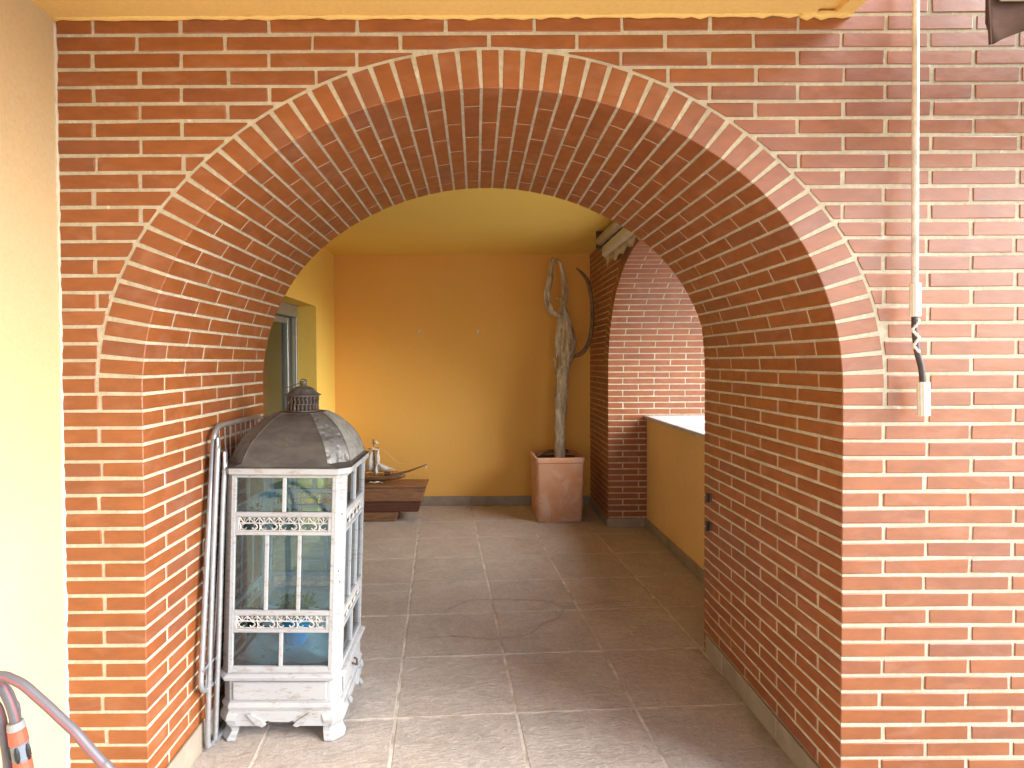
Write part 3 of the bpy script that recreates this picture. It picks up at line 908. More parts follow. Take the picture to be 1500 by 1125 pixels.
# corner posts on the chamfers
zA, zB = .241, .940
for sx in (-1, 1):
    for sy in (-1, 1):
        pts = [(BXh - BC - .004, BYh), (BXh - BC, BYh + .0004), (BXh, BYh - BC), (BXh, BYh - BC - .004), (BXh - BC - .004, BYh - BC - .004)]
        mb = MB(); mb.add(*prism([(sx * a, sy * b) for a, b in pts], lambda p: (p[0], p[1], zA), lambda p: (p[0], p[1], zB))); cbuild(mb, 'corner_post', WOOD_W)
        # iron nail heads
        for z in (.30, .56, .60, .80):
            if random.random() < .8:
                a = random.uniform(.3, .7); px, py = BXh - BC * a, BYh - BC * (1 - a)
                nb = MB().tube([(sx * (px + .0006), sy * (py + .0006), z), (sx * (px + .0018), sy * (py + .0018), z)], .0026, 6); cbuild(nb, 'nail_head', IRON)
# framed sides
def side_panel(hw, fn, nm):
    fw = .014; dp = .018
    fr = MB()
    def bar(a0, a1, z0, z1, d0=0.0, d1=dp, e=.0015):
        V, F = chbox((a0, d0, z0), (a1, d1, z1), e); fr.add([fn(v[0], v[1], v[2]) for v in V], F)
    L = hw
    bar(-L, -L + fw, zA, zB); bar(L - fw, L, zA, zB)
    I = L - fw
    bar(-I, I, .2412, .264); bar(-I, I, .384, .3965); bar(-I, I, .445, .4625); bar(-I, I, .728, .741); bar(-I, I, .793, .809); bar(-I, I, .930, zB)
    for zz0, zz1 in ((.3965, .445), (.741, .793)):
        bar(-I, -I + .012, zz0, zz1, .001); bar(I - .012, I, zz0, zz1, .001)
    g_ = cbuild(fr, 'side_frame', WOOD_W)
    for lst, z0, z1 in (((0.0,), .264, .384), ((-.057, .057), .4625, .728), ((0.0,), .809, .930)):
        for a in lst:
            m_ = MB(); V, F = chbox((a - .0065, .001, z0), (a + .0065, dp - .002, z1), .0015); m_.add([fn(*v) for v in V], F); cbuild(m_, 'mullion', WOOD_W, g_)
        eds = [-I] + [a for a in lst] + [I]
        for q in range(len(eds) - 1):
            a0 = eds[q] + (.0065 if q > 0 else 0); a1 = eds[q + 1] - (.0065 if q < len(eds) - 2 else 0)
            m_ = MB(); V, F = chbox((a0, .010, z0), (a1, .012, z1)); m_.add([fn(*v) for v in V], F); cbuild(m_, 'glass_pane', GLASS, g_)
    # pierced metal strips
    for z0, z1 in ((.3965, .445), (.741, .793)):
        m_ = MB(); I2 = I - .012; W = 2 * I2; nn = 9; st_ = W / nn; zm = (z0 + z1) / 2 + .002; h1 = z1 - zm; y = .006; rr = .0017
        def ln(pts, r=rr): m_.tube([fn(a, y, z) for a, z in pts], r, 4)
        ln([(-I2, z1 - .002), (I2, z1 - .002)], .0022); ln([(-I2, z0 + .002), (I2, z0 + .002)], .0022); ln([(-I2, zm), (I2, zm)], .0026)
        for i in range(nn):
            a = -I2 + st_ * i; b_ = a + st_
            ln([(a, z1 - .003), ((a + b_) / 2, zm), (b_, z1 - .003)], .0022)
            ln([(a, zm), (a, z1 - .006)], .0016)
            ln([(a - 0, zm + h1 * .45), (a + st_ * .28, zm + h1 * .45)], .0016)
            ln([((a + b_) / 2, zm), ((a + b_) / 2, z1 - .010)], .0014); ln([((a + b_) / 2 - .005, z1 - .008), ((a + b_) / 2 + .005, z1 - .008)], .0022)
            # scrolls below
            P = []
            dirn = 1 if i % 2 == 0 else -1; cxx = (a + b_) / 2; cz_ = (z0 + zm) / 2; r_ = (zm - z0) * .40
            for k in range(10):
                th = PI * .5 + dirn * (k / 9) * PI * 1.45
                P.append((cxx + r_ * (1 - .05 * k) * math.cos(th) * 1.2, cz_ + r_ * (1 - .05 * k) * math.sin(th)))
            ln(P, .0019)
            if dirn > 0: ln([(a + .001, zm), (a + .004, cz_), (a + .001, z0 + .002)], .0024)
            else: ln([(cxx - .006, cz_ - .004), (cxx, z0 + .004), (cxx + .008, cz_)], .0026)
        cbuild(m_, 'fretwork', FRET, g_)
side_panel(BXh - BC, lambda a, d, z: (a, -BYh + d, z), 'f')
side_panel(BXh - BC, lambda a, d, z: (-a, BYh - d, z), 'b')
side_panel(BYh - BC, lambda a, d, z: (BXh - d, a, z), 'r')
side_panel(BYh - BC, lambda a, d, z: (-BXh + d, -a, z), 'l')
mb = MB(); mb.add(*loft([(.940, octa(.216, .207, .032)), (.944, octa(.226, .213, .036)), (.962, octa(.228, .215, .038)), (.9645, octa(.227, .214, .038))])); cbuild(mb, 'cornice', WOOD_W)
mb = MB(); mb.add(*loft([(.241, octa(.190, .182, .02)), (.246, octa(.190, .182, .02))])); cbuild(mb, 'inner_shelf', WOOD_W)
# domed roof
prof = [(0.0, 1.035), (.012, 1.03), (.014, .985), (.08, .972), (.16, .952), (.26, .925), (.38, .885), (.50, .832), (.62, .765), (.74, .680), (.85, .580), (.93, .490), (.985, .405), (1.0, .395)]
def dlev(t, k): return (.9650 + t * .182, octa(.222 * k, .210 * k, .038 * min(1, k * 1.0)))
levels = []
for t, k in prof:
    c_ = .038 + (.03 if t > .014 else 0) * (1 - .35 * t)
    levels.append((.9650 + t * .182, octa(.222 * k, .210 * k, min(c_, .07 * k + .01))))
# plain faces and embossed chamfer / side faces as separate sheets
n = 8
Vd = []
for z, poly in levels: Vd += [(x, y, z) for x, y in poly]
plain = []; emb = []; cham = []
for k in range(len(levels) - 1):
    for i in range(n):
        f_ = (k * n + i, k * n + (i + 1) % n, (k + 1) * n + (i + 1) % n, (k + 1) * n + i)
        (plain if (i in (0, 4) or k < 3) else emb if i in (2, 6) else cham).append(f_)
top_ = tuple((len(levels) - 1) * n + i for i in range(n)); plain.append(top_); plain.append(tuple(range(n))[::-1])
mb = MB(); mb.add(Vd, plain); dm = cbuild(mb, 'domed_roof', DOME)
def strip(i, name, mat):
    m_ = MB(); m_.add([v for k in range(3, len(levels)) for v in (Vd[k * n + i], Vd[k * n + (i + 1) % n])], [(2 * k, 2 * k + 1, 2 * k + 3, 2 * k + 2) for k in range(len(levels) - 4)])
    cbuild(m_, name, mat, dm)
for i in (2, 6): strip(i, 'embossed_panel', DOME_E)
for i in (1, 3, 5, 7): strip(i, 'embossed_corner', DOME_C)
for i in range(8):
    mb = MB().tube([Vector(levels[k][1][i] + (levels[k][0],)) for k in range(3, len(levels))], .0016, 5); cbuild(mb, 'seam', DOME, dm)
# chimney cap
fz = 1.1475
fin = MB()
for z, r, h in ((fz, .062, .006), (fz + .026, .0575, .004), (fz + .056, .0585, .006)):
    P = [(.0 + r * math.cos(2 * PI * k / 28), r * math.sin(2 * PI * k / 28), z + h / 2) for k in range(28)]
    fin.tube(P, h / 2, 6, closed=True)
for k in range(24):
    a = 2 * PI * k / 24; r = .0572
    fin.tube([(r * math.cos(a), r * math.sin(a), fz + .003), (r * math.cos(a), r * math.sin(a), fz + .012), (r * math.cos(a), r * math.sin(a), fz + .020), (r * math.cos(a), r * math.sin(a), fz + .027)], [.0022, .0042, .0024, .0026], 5)
    fin.tube([(r * math.cos(a), r * math.sin(a), fz + .028), (r * math.cos(a + .08), r * math.sin(a + .08), fz + .038), (r * math.cos(a - .02), r * math.sin(a - .02), fz + .048), (r * math.cos(a + .05), r * math.sin(a + .05), fz + .057)], [.003, .0022, .0035, .002], 5)
cbuild(fin, 'pierced_collar', IRON)
cbuild(MB().tube([(0, 0, fz + .001), (0, 0, fz + .060)], .046, 20), 'collar_shade_core', BLACK)  # black core added to stand for the shade inside the pierced collar
def lathe(prof_, n=24, cx=0, cy=0, flute=0.0, nf=8):
    V = []; F = []
    for r, z in prof_:
        for k in range(n):
            a = 2 * PI * k / n; q = r * (1 - flute * (abs(math.cos(a * nf / 2)) ** 4)); V.append((cx + q * math.cos(a), cy + q * math.sin(a), z))
    for j in range(len(prof_) - 1):
        for k in range(n): F.append((j * n + k, j * n + (k + 1) % n, (j + 1) * n + (k + 1) % n, (j + 1) * n + k))
    F.append(tuple(range(n))[::-1]); F.append(tuple((len(prof_) - 1) * n + k for k in range(n)))
    return V, F
mb = MB(); mb.add(*lathe([(.069, fz + .0615), (.070, fz + .064), (.058, fz + .068), (.050, fz + .075), (.041, fz + .085), (.026, fz + .093), (.014, fz + .096), (.011, fz + .101), (.014, fz + .106), (.013, fz + .112), (.006, fz + .1145)], 32, flute=.06)); cbuild(mb, 'cap', DOME)
mb = MB(); mb.tube(spline([(.004, 0, fz + .111), (-.02, -.004, fz + .105), (-.050, -.004, fz + .094), (-.066, -.002, fz + .088), (-.064, .0, fz + .080), (-.058, 0, fz + .072)], 4), .0018, 6)
mb.tube([(.012 * math.cos(a / 8 * PI), 0, fz + .112 + .010 * math.sin(a / 8 * PI)) for a in range(9)], .0024, 6); cbuild(mb, 'ring_handle', IRON)

# things inside: cloth, blue pot with plant
CLOTH = None
def make_cloth():
    m, nt, b = newmat('printed_white_cloth')
    v, s = objvec(nt, False)
    base = mixc(nt, ramp(nt, noise_n(nt, v, 14, 4), [(.3, 0.0), (.7, 1.0)]), (.80, .82, .83), (.88, .89, .89))
    # outlined five-petalled flowers
    vo = N(nt, 'ShaderNodeTexVoronoi', feature='F1'); vo.inputs['Scale'].default_value = 15; vo.inputs['Randomness'].default_value = .7
    nt.links.new(v, vo.inputs['Vector'])
    sub = N(nt, 'ShaderNodeVectorMath', operation='SUBTRACT'); nt.links.new(v, sub.inputs[0])
    sc = N(nt, 'ShaderNodeVectorMath', operation='SUBTRACT')
    # position within the cell
    nt.links.new(vo.outputs['Position'], sub.inputs[1])
    sx = N(nt, 'ShaderNodeSeparateXYZ'); nt.links.new(sub.outputs[0], sx.inputs[0])
    an = mth(nt, 'ARCTAN2', sx.outputs[1], sx.outputs[0])
    pet = mth(nt, 'ABSOLUTE', mth(nt, 'SINE', mth(nt, 'MULTIPLY', an, 2.5)))
    rr = mth(nt, 'ADD', mth(nt, 'MULTIPLY', pet, .20), .10)
    d_ = mth(nt, 'ABSOLUTE', mth(nt, 'SUBTRACT', vo.outputs['Distance'], rr))
    line = mth(nt, 'LESS_THAN', d_, .022)
    c = mixc(nt, mth(nt, 'MULTIPLY', line, .75), base, (.20, .24, .28))
    setc(nt, b, c, .95); bump(nt, b, noise_n(nt, v, 200, 3), .3, .0006); return m
CLOTH = make_cloth()
V = []; F = []; n = 34
for i in range(n + 1):
    for j in range(n + 1):
        x = -.172 + .344 * i / n; y = -.166 + .332 * j / n
        h = .252 + .010 * noise.noise(Vector((x * 16, y * 16, 1))) + .016 * max(0, noise.noise(Vector((x * 9, y * 9, 5)))) + .055 * max(0, y / .16) ** 2
        h += .014 * abs(math.sin(x * 22 + y * 30)) * (.3 + .7 * abs(x) / .17)
        V.append(lean((x, y, max(h, .249))) + Vector((.385, .572, 0)))
for i in range(n):
    for j in range(n): F.append((i * (n + 1) + j, (i + 1) * (n + 1) + j, (i + 1) * (n + 1) + j + 1, i * (n + 1) + j + 1))
o = mk('cloth', V, F, CLOTH, None, True); tag(o, 'crumpled white cloth with outlined flowers lying inside the lantern cabinet', 'cloth')
pot = empty('flower_pot', (.388, .552, .268), label='small bright blue pot with a bushy green plant inside the lantern cabinet', cat='potted plant')
BLUE = make_simple('sky_blue_glaze', (.045, .36, .70), .3, var=.05, bmp=0)
mb = MB(); mb.add(*lathe([(.036, 0), (.040, .004), (.052, .098), (.055, .101), (.055, .108), (.050, .108), (.047, .098), (.02, .096)], 28)); mb.build('pot', BLUE, pot, True)
LEAF = make_simple('small_dark_leaf', (.10, .19, .045), .5, var=.5, sc=30, bmp=0)
PETAL = make_simple('white_petal', (.62, .62, .52), .6, var=.1, bmp=0)
lf = MB(); fl = MB(); stm = MB()
for i in range(70):
    a = random.uniform(0, 2 * PI); r = math.sqrt(random.random()); h = random.uniform(.3, 1)
    top = Vector((r * .080 * math.cos(a), r * .078 * math.sin(a), .105 + (.094 - .050 * r * r) * h))
    b0 = Vector((.02 * math.cos(a), .02 * math.sin(a), .10))
    P = spline([b0, b0.lerp(top, .5) + Vector((0, 0, .012)), top], 3); stm.tube(P, .0009, 4)
    for q in range(9):
        c = P[min(len(P) - 1, 1 + q * (len(P) - 1) // 9)] + Vector((jit(.008), jit(.008), jit(.007)))
        d = Vector((jit(1), jit(1), random.uniform(-.1, 1))).normalized(); s_ = d.orthogonal().normalized(); L = random.uniform(.008, .015); w = L * .32
        up_ = d.cross(s_) * L * .12
        lf.add([c, c + d * L * .5 + s_ * w + up_, c + d * L, c + d * L * .5 - s_ * w + up_], [(0, 1, 2), (0, 2, 3)])
    if i % 5 == 0:
        for q in range(5):
            th = q * 2 * PI / 5; d = Vector((math.cos(th), math.sin(th), .4)).normalized(); s_ = Vector((-math.sin(th), math.cos(th), 0))
            c = top + Vector((0, 0, .005)); fl.add([c, c + d * .004 + s_ * .0022, c + d * .0075, c + d * .004 - s_ * .0022], [(0, 1, 2), (0, 2, 3)])
o = lf.build('foliage', LEAF, pot); tag(o, kind='stuff')
stm.build('stems', LEAF, pot); fl.build('blossom', PETAL, pot)

# ------------------------------------------------------------------ folded drying rack against the left jamb
rack = empty('drying_rack', (0, 0, 0), label='folded metal clothes drying rack leaning on the left brick jamb behind the cabinet', cat='drying rack')
def rrect(y0, y1, z0, z1, r, x, tilt=0.0):
    P = []
    for cy, cz, a0 in ((y0 + r, z1 - r, PI), (y1 - r, z1 - r, PI / 2), (y1 - r, z0 + r, 0), (y0 + r, z0 + r, -PI / 2)):
        for k in range(7):
            a = a0 - k / 6 * PI / 2; P.append((cy + r * math.cos(a), cz + r * math.sin(a)))
    out = []
    for y, z in P: out.append((x, y + tilt * (z - z1), z))
    return out
TL = .150
mb = MB(); mb.tube(rrect(.398, .873, .215, 1.106, .055, .153, TL), .0095, 10, closed=True); mb.build('outer_frame', ALU, rack, True)
nw = 9
for k in range(nw):
    y = .398 + .475 * (k + .8) / (nw + .6); w = .006 * math.sin(k * 2.1)
    xo = .153
    o = MB().tube([(xo, y, 1.100), (xo + .002, y + w, .95), (xo + .001, y + w - TL * .45, .66), (xo, y - TL * .88, .222)], .0028, 6).build('wire', ALU, rack)
MB().tube([(.160, .40, .935), (.160, .85, .985)], .005, 8).build('cross_bar', ALU, rack)
MB().tube([(.160, .27, .30), (.160, .78, .30)], .005, 8).build('cross_bar', ALU, rack)
mb = MB()
mb.tube(spline([(.178, .372, 1.045), (.172, .352, .80), (.163, .325, .40), (.156, .312, .06), (.156, .325, .016), (.157, .40, .0115), (.158, .75, .0115), (.160, .80, .03), (.165, .82, .3), (.178, .85, .98)], 6), .0092, 10)
mb.build('leg_frame', ALU, rack, True)
mb = MB()
mb.tube(spline([(.199, .378, .985), (.190, .372, .80), (.178, .36, .40), (.165, .352, .06), (.163, .36, .016), (.164, .42, .0115), (.166, .72, .0115), (.168, .77, .03), (.176, .79, .3), (.192, .82, .95)], 6), .0092, 10)
mb.build('leg_frame', ALU, rack, True)
MB().box((.194, .366, .955), (.204, .390, 1.025), .004).build('pivot_plate', ALU, rack)
MB().box((.173, .362, 1.02), (.183, .384, 1.075), .004).build('pivot_plate', ALU, rack)
MB().tube([(.153, .400, 1.00), (.153, .401, 1.012)], .0105, 10).build('end_plug', BLACK, rack)
MB().tube([(.153, .283, .265), (.153, .285, .277)], .0105, 10).build('end_plug', BLACK, rack)

# ------------------------------------------------------------------ wooden crate and model ship at the back left
def make_wood(name, c1, c2, c3, stretch=(1, 8, 8)):
    m, nt, b = newmat(name); v, s = objvec(nt)
    g1 = noise_n(nt, scalev(nt, v, stretch), 7, 6, .65, .6)
    c = ramp(nt, g1, [(.25, c1), (.5, c2), (.8, c3)])
    setc(nt, b, c, .6); bump(nt, b, g1, .5, .002); return m
WBR = make_wood('brown_weathered_wood', (.11, .052, .022), (.25, .125, .058), (.36, .20, .10))
WRED = make_wood('reddish_wood', (.05, .016, .010), (.11, .035, .018), (.15, .055, .028))
crate = empty('wooden_chest', label='low dark brown plank chest under the model ship at the back left', cat='wooden chest')
cy0 = 3.24
for z0, z1, x1, yy, m_ in ((.168, .285, .655, cy0, WBR), (.082, .166, .620, cy0 + .004, WRED), (.0, .080, .430, cy0 + .010, WBR)):
    V, F = chbox((-.17, yy, z0), (x1, yy + .30, z1), .006)
    V = [(x - (.03 * (z1 - z) / .1 if x > .3 else 0), y, z) for x, y, z in V]
    mk('plank', V, F, m_, crate)
MB().box((-.175, cy0 - .006, .2855), (.662, cy0 + .31, .297), .003).build('lid', WBR, crate)

ship = empty('model_ship', (0, 0, 0), label='wooden model sailing ship with ragged white sails standing on the brown chest', cat='model ship')
SY = 3.40
hl = []
for x, w, zk, zd in ((-.16, .03, .345, .43), (-.08, .060, .322, .405), (.02, .072, .312, .375), (.14, .074, .309, .362), (.26, .066, .312, .358), (.36, .045, .318, .362), (.43, .020, .330, .368), (.47, .004, .345, .372)):
    hl.append([(x, SY - w, zd), (x, SY - w * .95, (zk + zd) / 2), (x, SY - w * .45, zk + .004), (x, SY, zk), (x, SY + w * .45, zk + .004), (x, SY + w * .95, (zk + zd) / 2), (x, SY + w, zd)])
V = [p for s_ in hl for p in s_]; F = []
for k in range(len(hl) - 1):
    for i in range(6): F.append((k * 7 + i, k * 7 + i + 1, (k + 1) * 7 + i + 1, (k + 1) * 7 + i))
    F.append((k * 7, (k + 1) * 7, (k + 1) * 7 + 6, k * 7 + 6))
F.append(tuple(range(7))); F.append(tuple((len(hl) - 1) * 7 + i for i in range(7))[::-1])
WSH = make_wood('ship_wood', (.10, .05, .022), (.23, .12, .055), (.34, .20, .10))
hull = mk('hull', V, F, WSH, ship)
for i in range(7):
    MB().tube([(hl[k][0][0], hl[k][0][1] - .003 + .0, hl[k][0][2] - .008 * i) for k in range(0, 7)], .0025, 5).build('planking_strip', WBR if i % 2 else WSH, hull) if i < 3 else None
mb = MB()
for k in range(16):
    x = -.12 + k * .034; w = .066; z = .370 + (.02 if x < -.05 else 0)
    for s_ in (-1, 1): mb.tube([(x, SY + s_ * w * (1 - max(0, x - .1) * 1.4), z - .012), (x, SY + s_ * w * (1 - max(0, x - .1) * 1.4), z + .014)], .002, 5)
for s_ in (-1, 1): mb.tube([(-.12, SY + s_ * .066, .384), (.10, SY + s_ * .066, .384), (.26, SY + s_ * .05, .384), (.40, SY + s_ * .03, .386)], .0028, 5)
mb.build('railing', WSH, ship)
for a_, b_ in (((-.15, SY - .05, .40), (-.06, SY + .05, .445)), ((.0, SY - .03, .375), (.07, SY + .03, .405)), ((.29, SY - .022, .362), (.34, SY + .022, .39))):
    MB().box(a_, b_, .003).build('deck_house', WRED, ship)
MB().tube([(.34, SY, .330 + .03), (.50, SY, .395), (.655, SY, .452)], [.011, .009, .005], 8).build('bowsprit', WSH, ship)
MB().tube([(.206, SY, .36), (.203, SY, .55), (.196, SY, .662)], [.0065, .0055, .0035], 8).tube([(.197, SY, .640), (.195, SY, .672)], .0055, 8).build('mast', WBR, ship)
MB().tube([(-.03, SY, .38), (-.04, SY, .62)], [.006, .004], 8).build('mast', WBR, ship)
for a_, b_ in (((.15, SY - .01, .592), (.25, SY - .008, .600)), ((.185, SY - .01, .640), (.235, SY - .008, .636)), ((.135, SY, .520), (.205, SY, .55)), ((.13, SY, .372), (.205, SY, .385))):
    MB().tube([a_, b_], .003, 6).build('yard', WBR, ship)
SAIL = make_simple('worn_sail_cloth', (.62, .59, .54), .9, var=.15, sc=40, bmp=.4, bd=.001)
def sail(pts, nm='sail', bulge=.02, n=7):
    A, B_, C_, D = [Vector(p) for p in pts]; V = []; F = []
    for i in range(n + 1):
        for j in range(n + 1):
            u_, v_ = i / n, j / n
            p = A.lerp(B_, u_).lerp(D.lerp(C_, u_), v_)
            p += Vector((.004 * math.sin(7 * v_ + 3 * u_), -bulge * math.sin(PI * u_) * math.sin(PI * v_) + .004 * math.sin(9 * u_), .003 * math.sin(11 * u_)))
            V.append(p)
    for i in range(n):
        for j in range(n): F.append((i * (n + 1) + j, (i + 1) * (n + 1) + j, (i + 1) * (n + 1) + j + 1, i * (n + 1) + j + 1))
    o = mk(nm, V, F, SAIL, ship, True); md = o.modifiers.new('thickness', 'SOLIDIFY'); md.thickness = .002
sail([(.142, SY, .545), (.200, SY, .575), (.198, SY, .395), (.128, SY, .398)])
sail([(.212, SY - .01, .572), (.252, SY - .01, .590), (.250, SY - .012, .46), (.215, SY - .012, .44)], bulge=.01)
sail([(.152, SY - .015, .578), (.200, SY - .02, .612), (.245, SY - .015, .578), (.200, SY - .02, .588)], bulge=.008)
sail([(.192, SY - .01, .652), (.228, SY - .01, .660), (.248, SY - .01, .636), (.212, SY - .01, .634)], bulge=.01)
sail([(.224, SY, .480), (.226, SY, .478), (.383, SY, .408), (.226, SY, .392)], bulge=.01)
sail([(.212, SY - .02, .47), (.238, SY - .02, .46), (.232, SY - .02, .372), (.206, SY - .02, .36)], bulge=.006)
sail([(-.10, SY, .57), (-.045, SY, .60), (-.04, SY, .42), (-.11, SY, .43)])
MB().tube([(.200, SY, .640), (.42, SY, .46), (.655, SY, .452)], .0007, 4).tube([(.226, SY, .48), (.40, SY, .408), (.50, SY, .396)], .0007, 4).tube([(.2, SY, .64), (.05, SY - .05, .385)], .0007, 4).tube([(.648, SY, .450), (.650, SY, .425), (.645, SY, .415)], .004, 5).build('rigging', SAIL, ship)
sail([(.17, SY - .076, .318), (.26, SY - .076, .326), (.29, SY - .074, .315), (.16, SY - .076, .306)], 'torn_cloth', .004)

# ------------------------------------------------------------------ terracotta planter with the dry cactus
def make_terra():
    m, nt, b = newmat('terracotta'); v, s = objvec(nt, False)
    c = mixc(nt, ramp(nt, noise_n(nt, v, 5, 5, .6, .3), [(.35, 0.0), (.7, 1.0)]), (.58, .27, .135), (.60, .36, .24))
    c = mixc(nt, mth(nt, 'MULTIPLY', ramp(nt, noise_n(nt, v, 3.2, 6, .7, .8), [(.48, 0.0), (.62, 1.0)]), .75), c, (.68, .50, .42))
    c = mixc(nt, mth(nt, 'MULTIPLY', ramp(nt, noise_n(nt, v, 7.5, 5, .6, .6), [(.64, 0.0), (.67, 1.0)]), .5), c, (.27, .12, .06))
    setc(nt, b, c, .75); bump(nt, b, noise_n(nt, v, 60, 4), .3, .001); return m
TERRA = make_terra()
pl = empty('terracotta_planter', (1.765, 3.39, 0), math.radians(2), label='square terracotta planter in the back right corner', cat='planter')
def sq(h, r, n=5):
    P = []
    for cx, cy, a0 in ((h - r, h - r, 0), (-h + r, h - r, PI / 2), (-h + r, -h + r, PI), (h - r, -h + r, 1.5 * PI)):
        for k in range(n): a = a0 + k / (n - 1) * PI / 2; P.append((cx + r * math.cos(a), cy + r * math.sin(a)))
    return P
lv = [(0.002, .180, .03), (0.0, .172, .03), (.03, .190, .034), (.20, .196, .032), (.40, .201, .030), (.525, .205, .028), (.535, .203, .028), (.537, .196, .024), (.532, .180, .02), (.50, .175, .02)]
lv = [(0.0, .180, .03), (.012, .189, .033), (.20, .196, .032), (.40, .199, .030), (.490, .2005, .029), (.494, .206, .028), (.528, .2075, .027), (.537, .203, .025), (.538, .192, .02), (.532, .182, .02), (.50, .178, .02)]
V = []; F = []; n = 20
for z, h, r in lv: V += [(x, y, z) for x, y in sq(h, r)]
for k in range(len(lv) - 1):
    for i in range(n): F.append((k * n + i, k * n + (i + 1) % n, (k + 1) * n + (i + 1) % n, (k + 1) * n + i))
F.append(tuple(range(n))[::-1])
V = [(x + .004 * noise.noise(Vector((x * 6, y * 6, z * 6))), y + .004 * noise.noise(Vector((x * 6 + 9, y * 6, z * 6))), z + .003 * noise.noise(Vector((x * 9, y * 9, 0))) * (z > .3)) for x, y, z in V]
mk('shell', V, F, TERRA, pl, True).modifiers.new('edge', 'EDGE_SPLIT').split_angle = math.radians(50)
SOIL = make_simple('dry_soil', (.06, .04, .028), .95, var=.4, sc=40, bmp=.8, bd=.01)
V = [(x, y, .498 + .008 * noise.noise(Vector((x * 20, y * 20, 0)))) for x, y in sq(.178, .02)]
mk('soil', V, [tuple(range(20))], SOIL, pl)
BARK = make_simple('dry_bark', (.25, .14, .08), .9, bmp=.5)
MB().tube(spline([(-.16, .12, .495), (-.06, .10, .545), (.0, .13, .55)], 3), .012, 6).build('dead_stump', BARK, pl, True)
MB().tube(spline([(.05, .08, .495), (.09, .06, .56), (.12, .09, .54)], 3), .010, 6).build('dead_stump', BARK, pl, True)

def make_dry():
    m, nt, b = newmat('dry_cactus_skin'); v, s = objvec(nt, False)
    g1 = noise_n(nt, scalev(nt, v, (9, 9, 1.6)), 3.5, 6, .65, .5)
    c = ramp(nt, g1, [(.28, (.15, .095, .055)), (.42, (.38, .29, .18)), (.58, (.62, .54, .40)), (.8, (.72, .65, .53))])
    pt = ramp(nt, noise_n(nt, v, 45, 3, .6), [(.66, 0.0), (.74, 1.0)]); c = mixc(nt, mth(nt, 'MULTIPLY', pt, .7), c, (.10, .06, .035))
    setc(nt, b, c, .85); bump(nt, b, g1, 1.0, .012); return m
DRY = make_dry()
DRYD = make_simple('dark_dry_cactus_skin', (.21, .135, .085), .85, var=.4, sc=25, bmp=.8, bd=.004)
cac = empty('dried_cactus', label='tall dried cactus skeleton with curling arms standing in the terracotta planter', cat='dried cactus')
CY = 3.42
def ribbed_limb(pts, rad, name, mat, k=10, ribs=4, depth=.30, yv=0.0, seed=0):
    P = spline([(x, CY + y, z) for x, y, z in pts], k); n = 20
    R = []
    for i in range(len(P)):
        t = i / (len(P) - 1) * (len(rad) - 1); a = int(min(t, len(rad) - 2)); R.append(rad[a] + (rad[a + 1] - rad[a]) * (t - a))
    V, F = tube(P, R, n)
    for i, v in enumerate(V):
        q = i // n; a = 2 * PI * (i % n) / n; c = P[q]
        f_ = 1 - depth * (.5 + .5 * math.cos(ribs * a + q * .05)) + .24 * noise.noise(Vector((v.x * 26, v.y * 26, v.z * 9 + seed))) + .16 * noise.noise(Vector((v.x * 60, v.y * 60, v.z * 45))) + .10 * (noise.noise(Vector((v.x * 20, v.y * 20, v.z * 30 + 7))) > .35)
        V[i] = c + (v - c) * f_
    return mk(name, V, F, mat, cac, True)
ribbed_limb([(1.795, 0, .49), (1.800, 0, .80), (1.812, 0, 1.03), (1.838, 0, 1.30), (1.858, 0, 1.37), (1.872, 0, 1.46), (1.868, 0, 1.59), (1.850, 0, 1.72), (1.838, 0, 1.84)],
            [.052, .058, .064, .058, .060, .068, .058, .034, .018], 'trunk', DRY, seed=1)
ribbed_limb([(1.838, 0, 1.80), (1.848, .01, 1.90), (1.842, .01, 2.01), (1.826, .01, 2.11), (1.810, 0, 2.17), (1.785, 0, 2.20), (1.760, 0, 2.205)], [.024, .034, .028, .020, .014, .012, .010], 'arm', DRY, seed=2)
ribbed_limb([(1.84, 0, 1.715), (1.79, -.02, 1.722), (1.742, -.03, 1.748), (1.704, -.03, 1.80), (1.692, -.03, 1.88), (1.698, -.02, 1.95), (1.718, -.02, 2.04), (1.728, -.02, 2.12), (1.742, -.01, 2.19), (1.762, 0, 2.215)],
            [.014, .020, .026, .033, .034, .030, .026, .022, .020, .016], 'arm', DRY, seed=3)
ribbed_limb([(1.79, .03, 1.36), (1.797, .03, 1.50), (1.806, .02, 1.62), (1.820, .01, 1.74), (1.836, 0, 1.84)], [.034, .040, .036, .026, .016], 'arm', DRY, seed=4)
ribbed_limb([(1.836, -.02, 1.835), (1.80, -.04, 1.862), (1.768, -.04, 1.870)], [.016, .011, .004], 'arm', DRY, seed=5, k=3)
ribbed_limb([(1.775, 0, 1.22), (1.763, .0, 1.30), (1.752, 0, 1.372)], [.014, .018, .005], 'arm', DRY, seed=5, k=3)
ribbed_limb([(1.86, 0, 1.36), (1.92, .02, 1.375), (1.975, .03, 1.39), (2.035, .03, 1.45), (2.072, .03, 1.55), (2.086, .03, 1.68), (2.088, .03, 1.80), (2.072, .03, 1.93), (2.045, .03, 2.03), (2.000, .03, 2.09), (1.948, .02, 2.135)],
            [.022, .018, .020, .022, .021, .019, .018, .017, .016, .014, .005], 'arm', DRYD, seed=6)

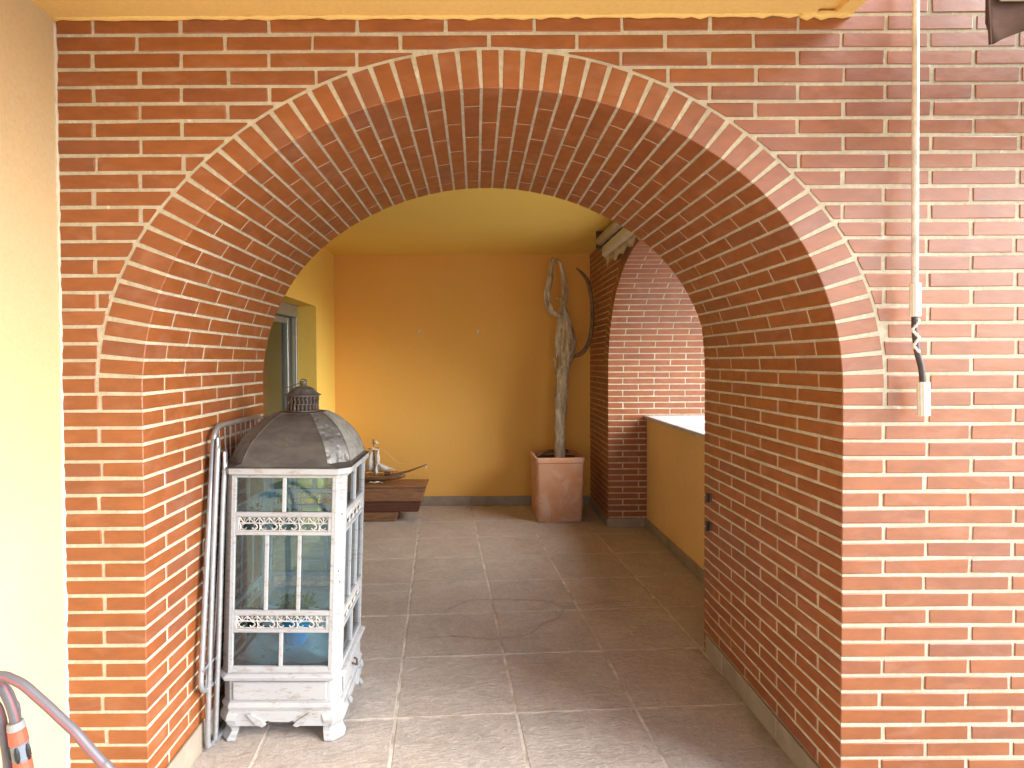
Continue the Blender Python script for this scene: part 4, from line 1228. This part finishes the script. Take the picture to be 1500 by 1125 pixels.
# ------------------------------------------------------------------ garden hose at the bottom left
def make_hose():
    m, nt, b = newmat('grey_striped_hose')
    at = N(nt, 'ShaderNodeAttribute'); at.attribute_name = 'stripe'
    c = mixc(nt, at.outputs['Fac'], (.115, .110, .130), (.34, .085, .10))
    setc(nt, b, c, .42); return m
HOSE = make_hose()
hose = empty('garden_hose', label='grey garden hose with red stripes and orange connector, bottom left corner', cat='garden hose')
def hose_mesh(P, r, rot, name='hose'):
    n = 18; V, F = tube(P, r, n)
    o = mk(name, V, F, HOSE, hose, True)
    at = o.data.attributes.new('stripe', 'FLOAT', 'POINT')
    for i in range(len(V)):
        k = (i + rot) % n
        at.data[i].value = 1.0 if k in (2, 8, 14) else 0.0
    return o
HY = -.55
hose_mesh(spline([(.03, HY - .02, .700), (.09, HY - .01, .722), (.1447, HY, .7217), (.1686, HY, .7149), (.1924, HY, .7019), (.2174, HY, .6794), (.2398, HY, .659), (.2648, HY, .6345), (.2899, HY, .61), (.3135, HY, .5814), (.3411, HY, .55), (.3543, HY, .5364), (.40, HY, .470), (.44, HY + .01, .36), (.45, HY + .05, .20), (.42, HY + .08, .06), (.34, HY + .05, .012), (.15, HY, .0095)], 6), .0092, 4)
hose_mesh(spline([(.06, HY + .02, .700), (.10, HY + .02, .706), (.1281, HY + .02, .6919), (.1387, HY + .02, .676), (.1478, HY + .02, .6547), (.1542, HY + .02, .6326), (.1579, HY + .02, .610)], 6), .0092, 1)
hose_mesh(spline([(.03, HY + .03, .66), (.08, HY + .03, .664), (.108, HY + .03, .648), (.1188, HY + .03, .6268), (.1256, HY + .03, .5906), (.1322, HY + .03, .5418), (.1332, HY + .03, .5181), (.135, HY + .03, .40), (.13, HY + .03, .20), (.10, HY + .03, .03), (.0, HY + .03, .0095)], 6), .0092, 7)
hose_mesh(spline([(.0, HY + .06, .672), (.06, HY + .06, .682), (.104, HY + .06, .665), (.120, HY + .06, .635), (.128, HY + .06, .60), (.133, HY + .06, .40), (.12, HY + .06, .10), (.0, HY + .06, .0095)], 6), .0090, 10)
ORG = make_simple('orange_plastic', (.52, .10, .06), .4, var=.08, bmp=0)
GRP = make_simple('grey_plastic', (.26, .28, .30), .4, var=.05, bmp=0)
SLT = make_simple('slate_plastic', (.16, .19, .24), .4, var=.05, bmp=0)
A = Vector((.1572, HY + .02, .6190)); B2 = Vector((.1760, HY + .02, .500)); D_ = (B2 - A)
def ring(name, t0, t1, r0, r1, mat):
    a = A + D_ * t0; b = A + D_ * t1
    MB().tube([a, a.lerp(b, .06), a.lerp(b, .94), b], [r0 * .92, r0, r1, r1 * .94], 20).build(name, mat, hose, False)
ring('collar', 0.0, .13, .0145, .0160, GRP); ring('connector', .13, .36, .0155, .0168, ORG); ring('connector_body', .36, .64, .0160, .0160, SLT); ring('connector', .64, 1.0, .0162, .0158, ORG)
mb = MB()
for a in (0.1, 1.25, 2.6, 4.6):
    for q in range(1):
        c = A + D_ * .5; px = .0162 * math.cos(a); py = -.0162 * math.sin(a)
        mb.tube([A + D_ * .37 + Vector((px, py, 0)), A + D_ * .45 + Vector((px * 1.06, py * 1.06, 0)), A + D_ * .56 + Vector((px * 1.06, py * 1.06, 0)), A + D_ * .63 + Vector((px, py, 0))], [.002, .0045, .0045, .002], 8)
mb.build('grip_pad', BLACK, hose)
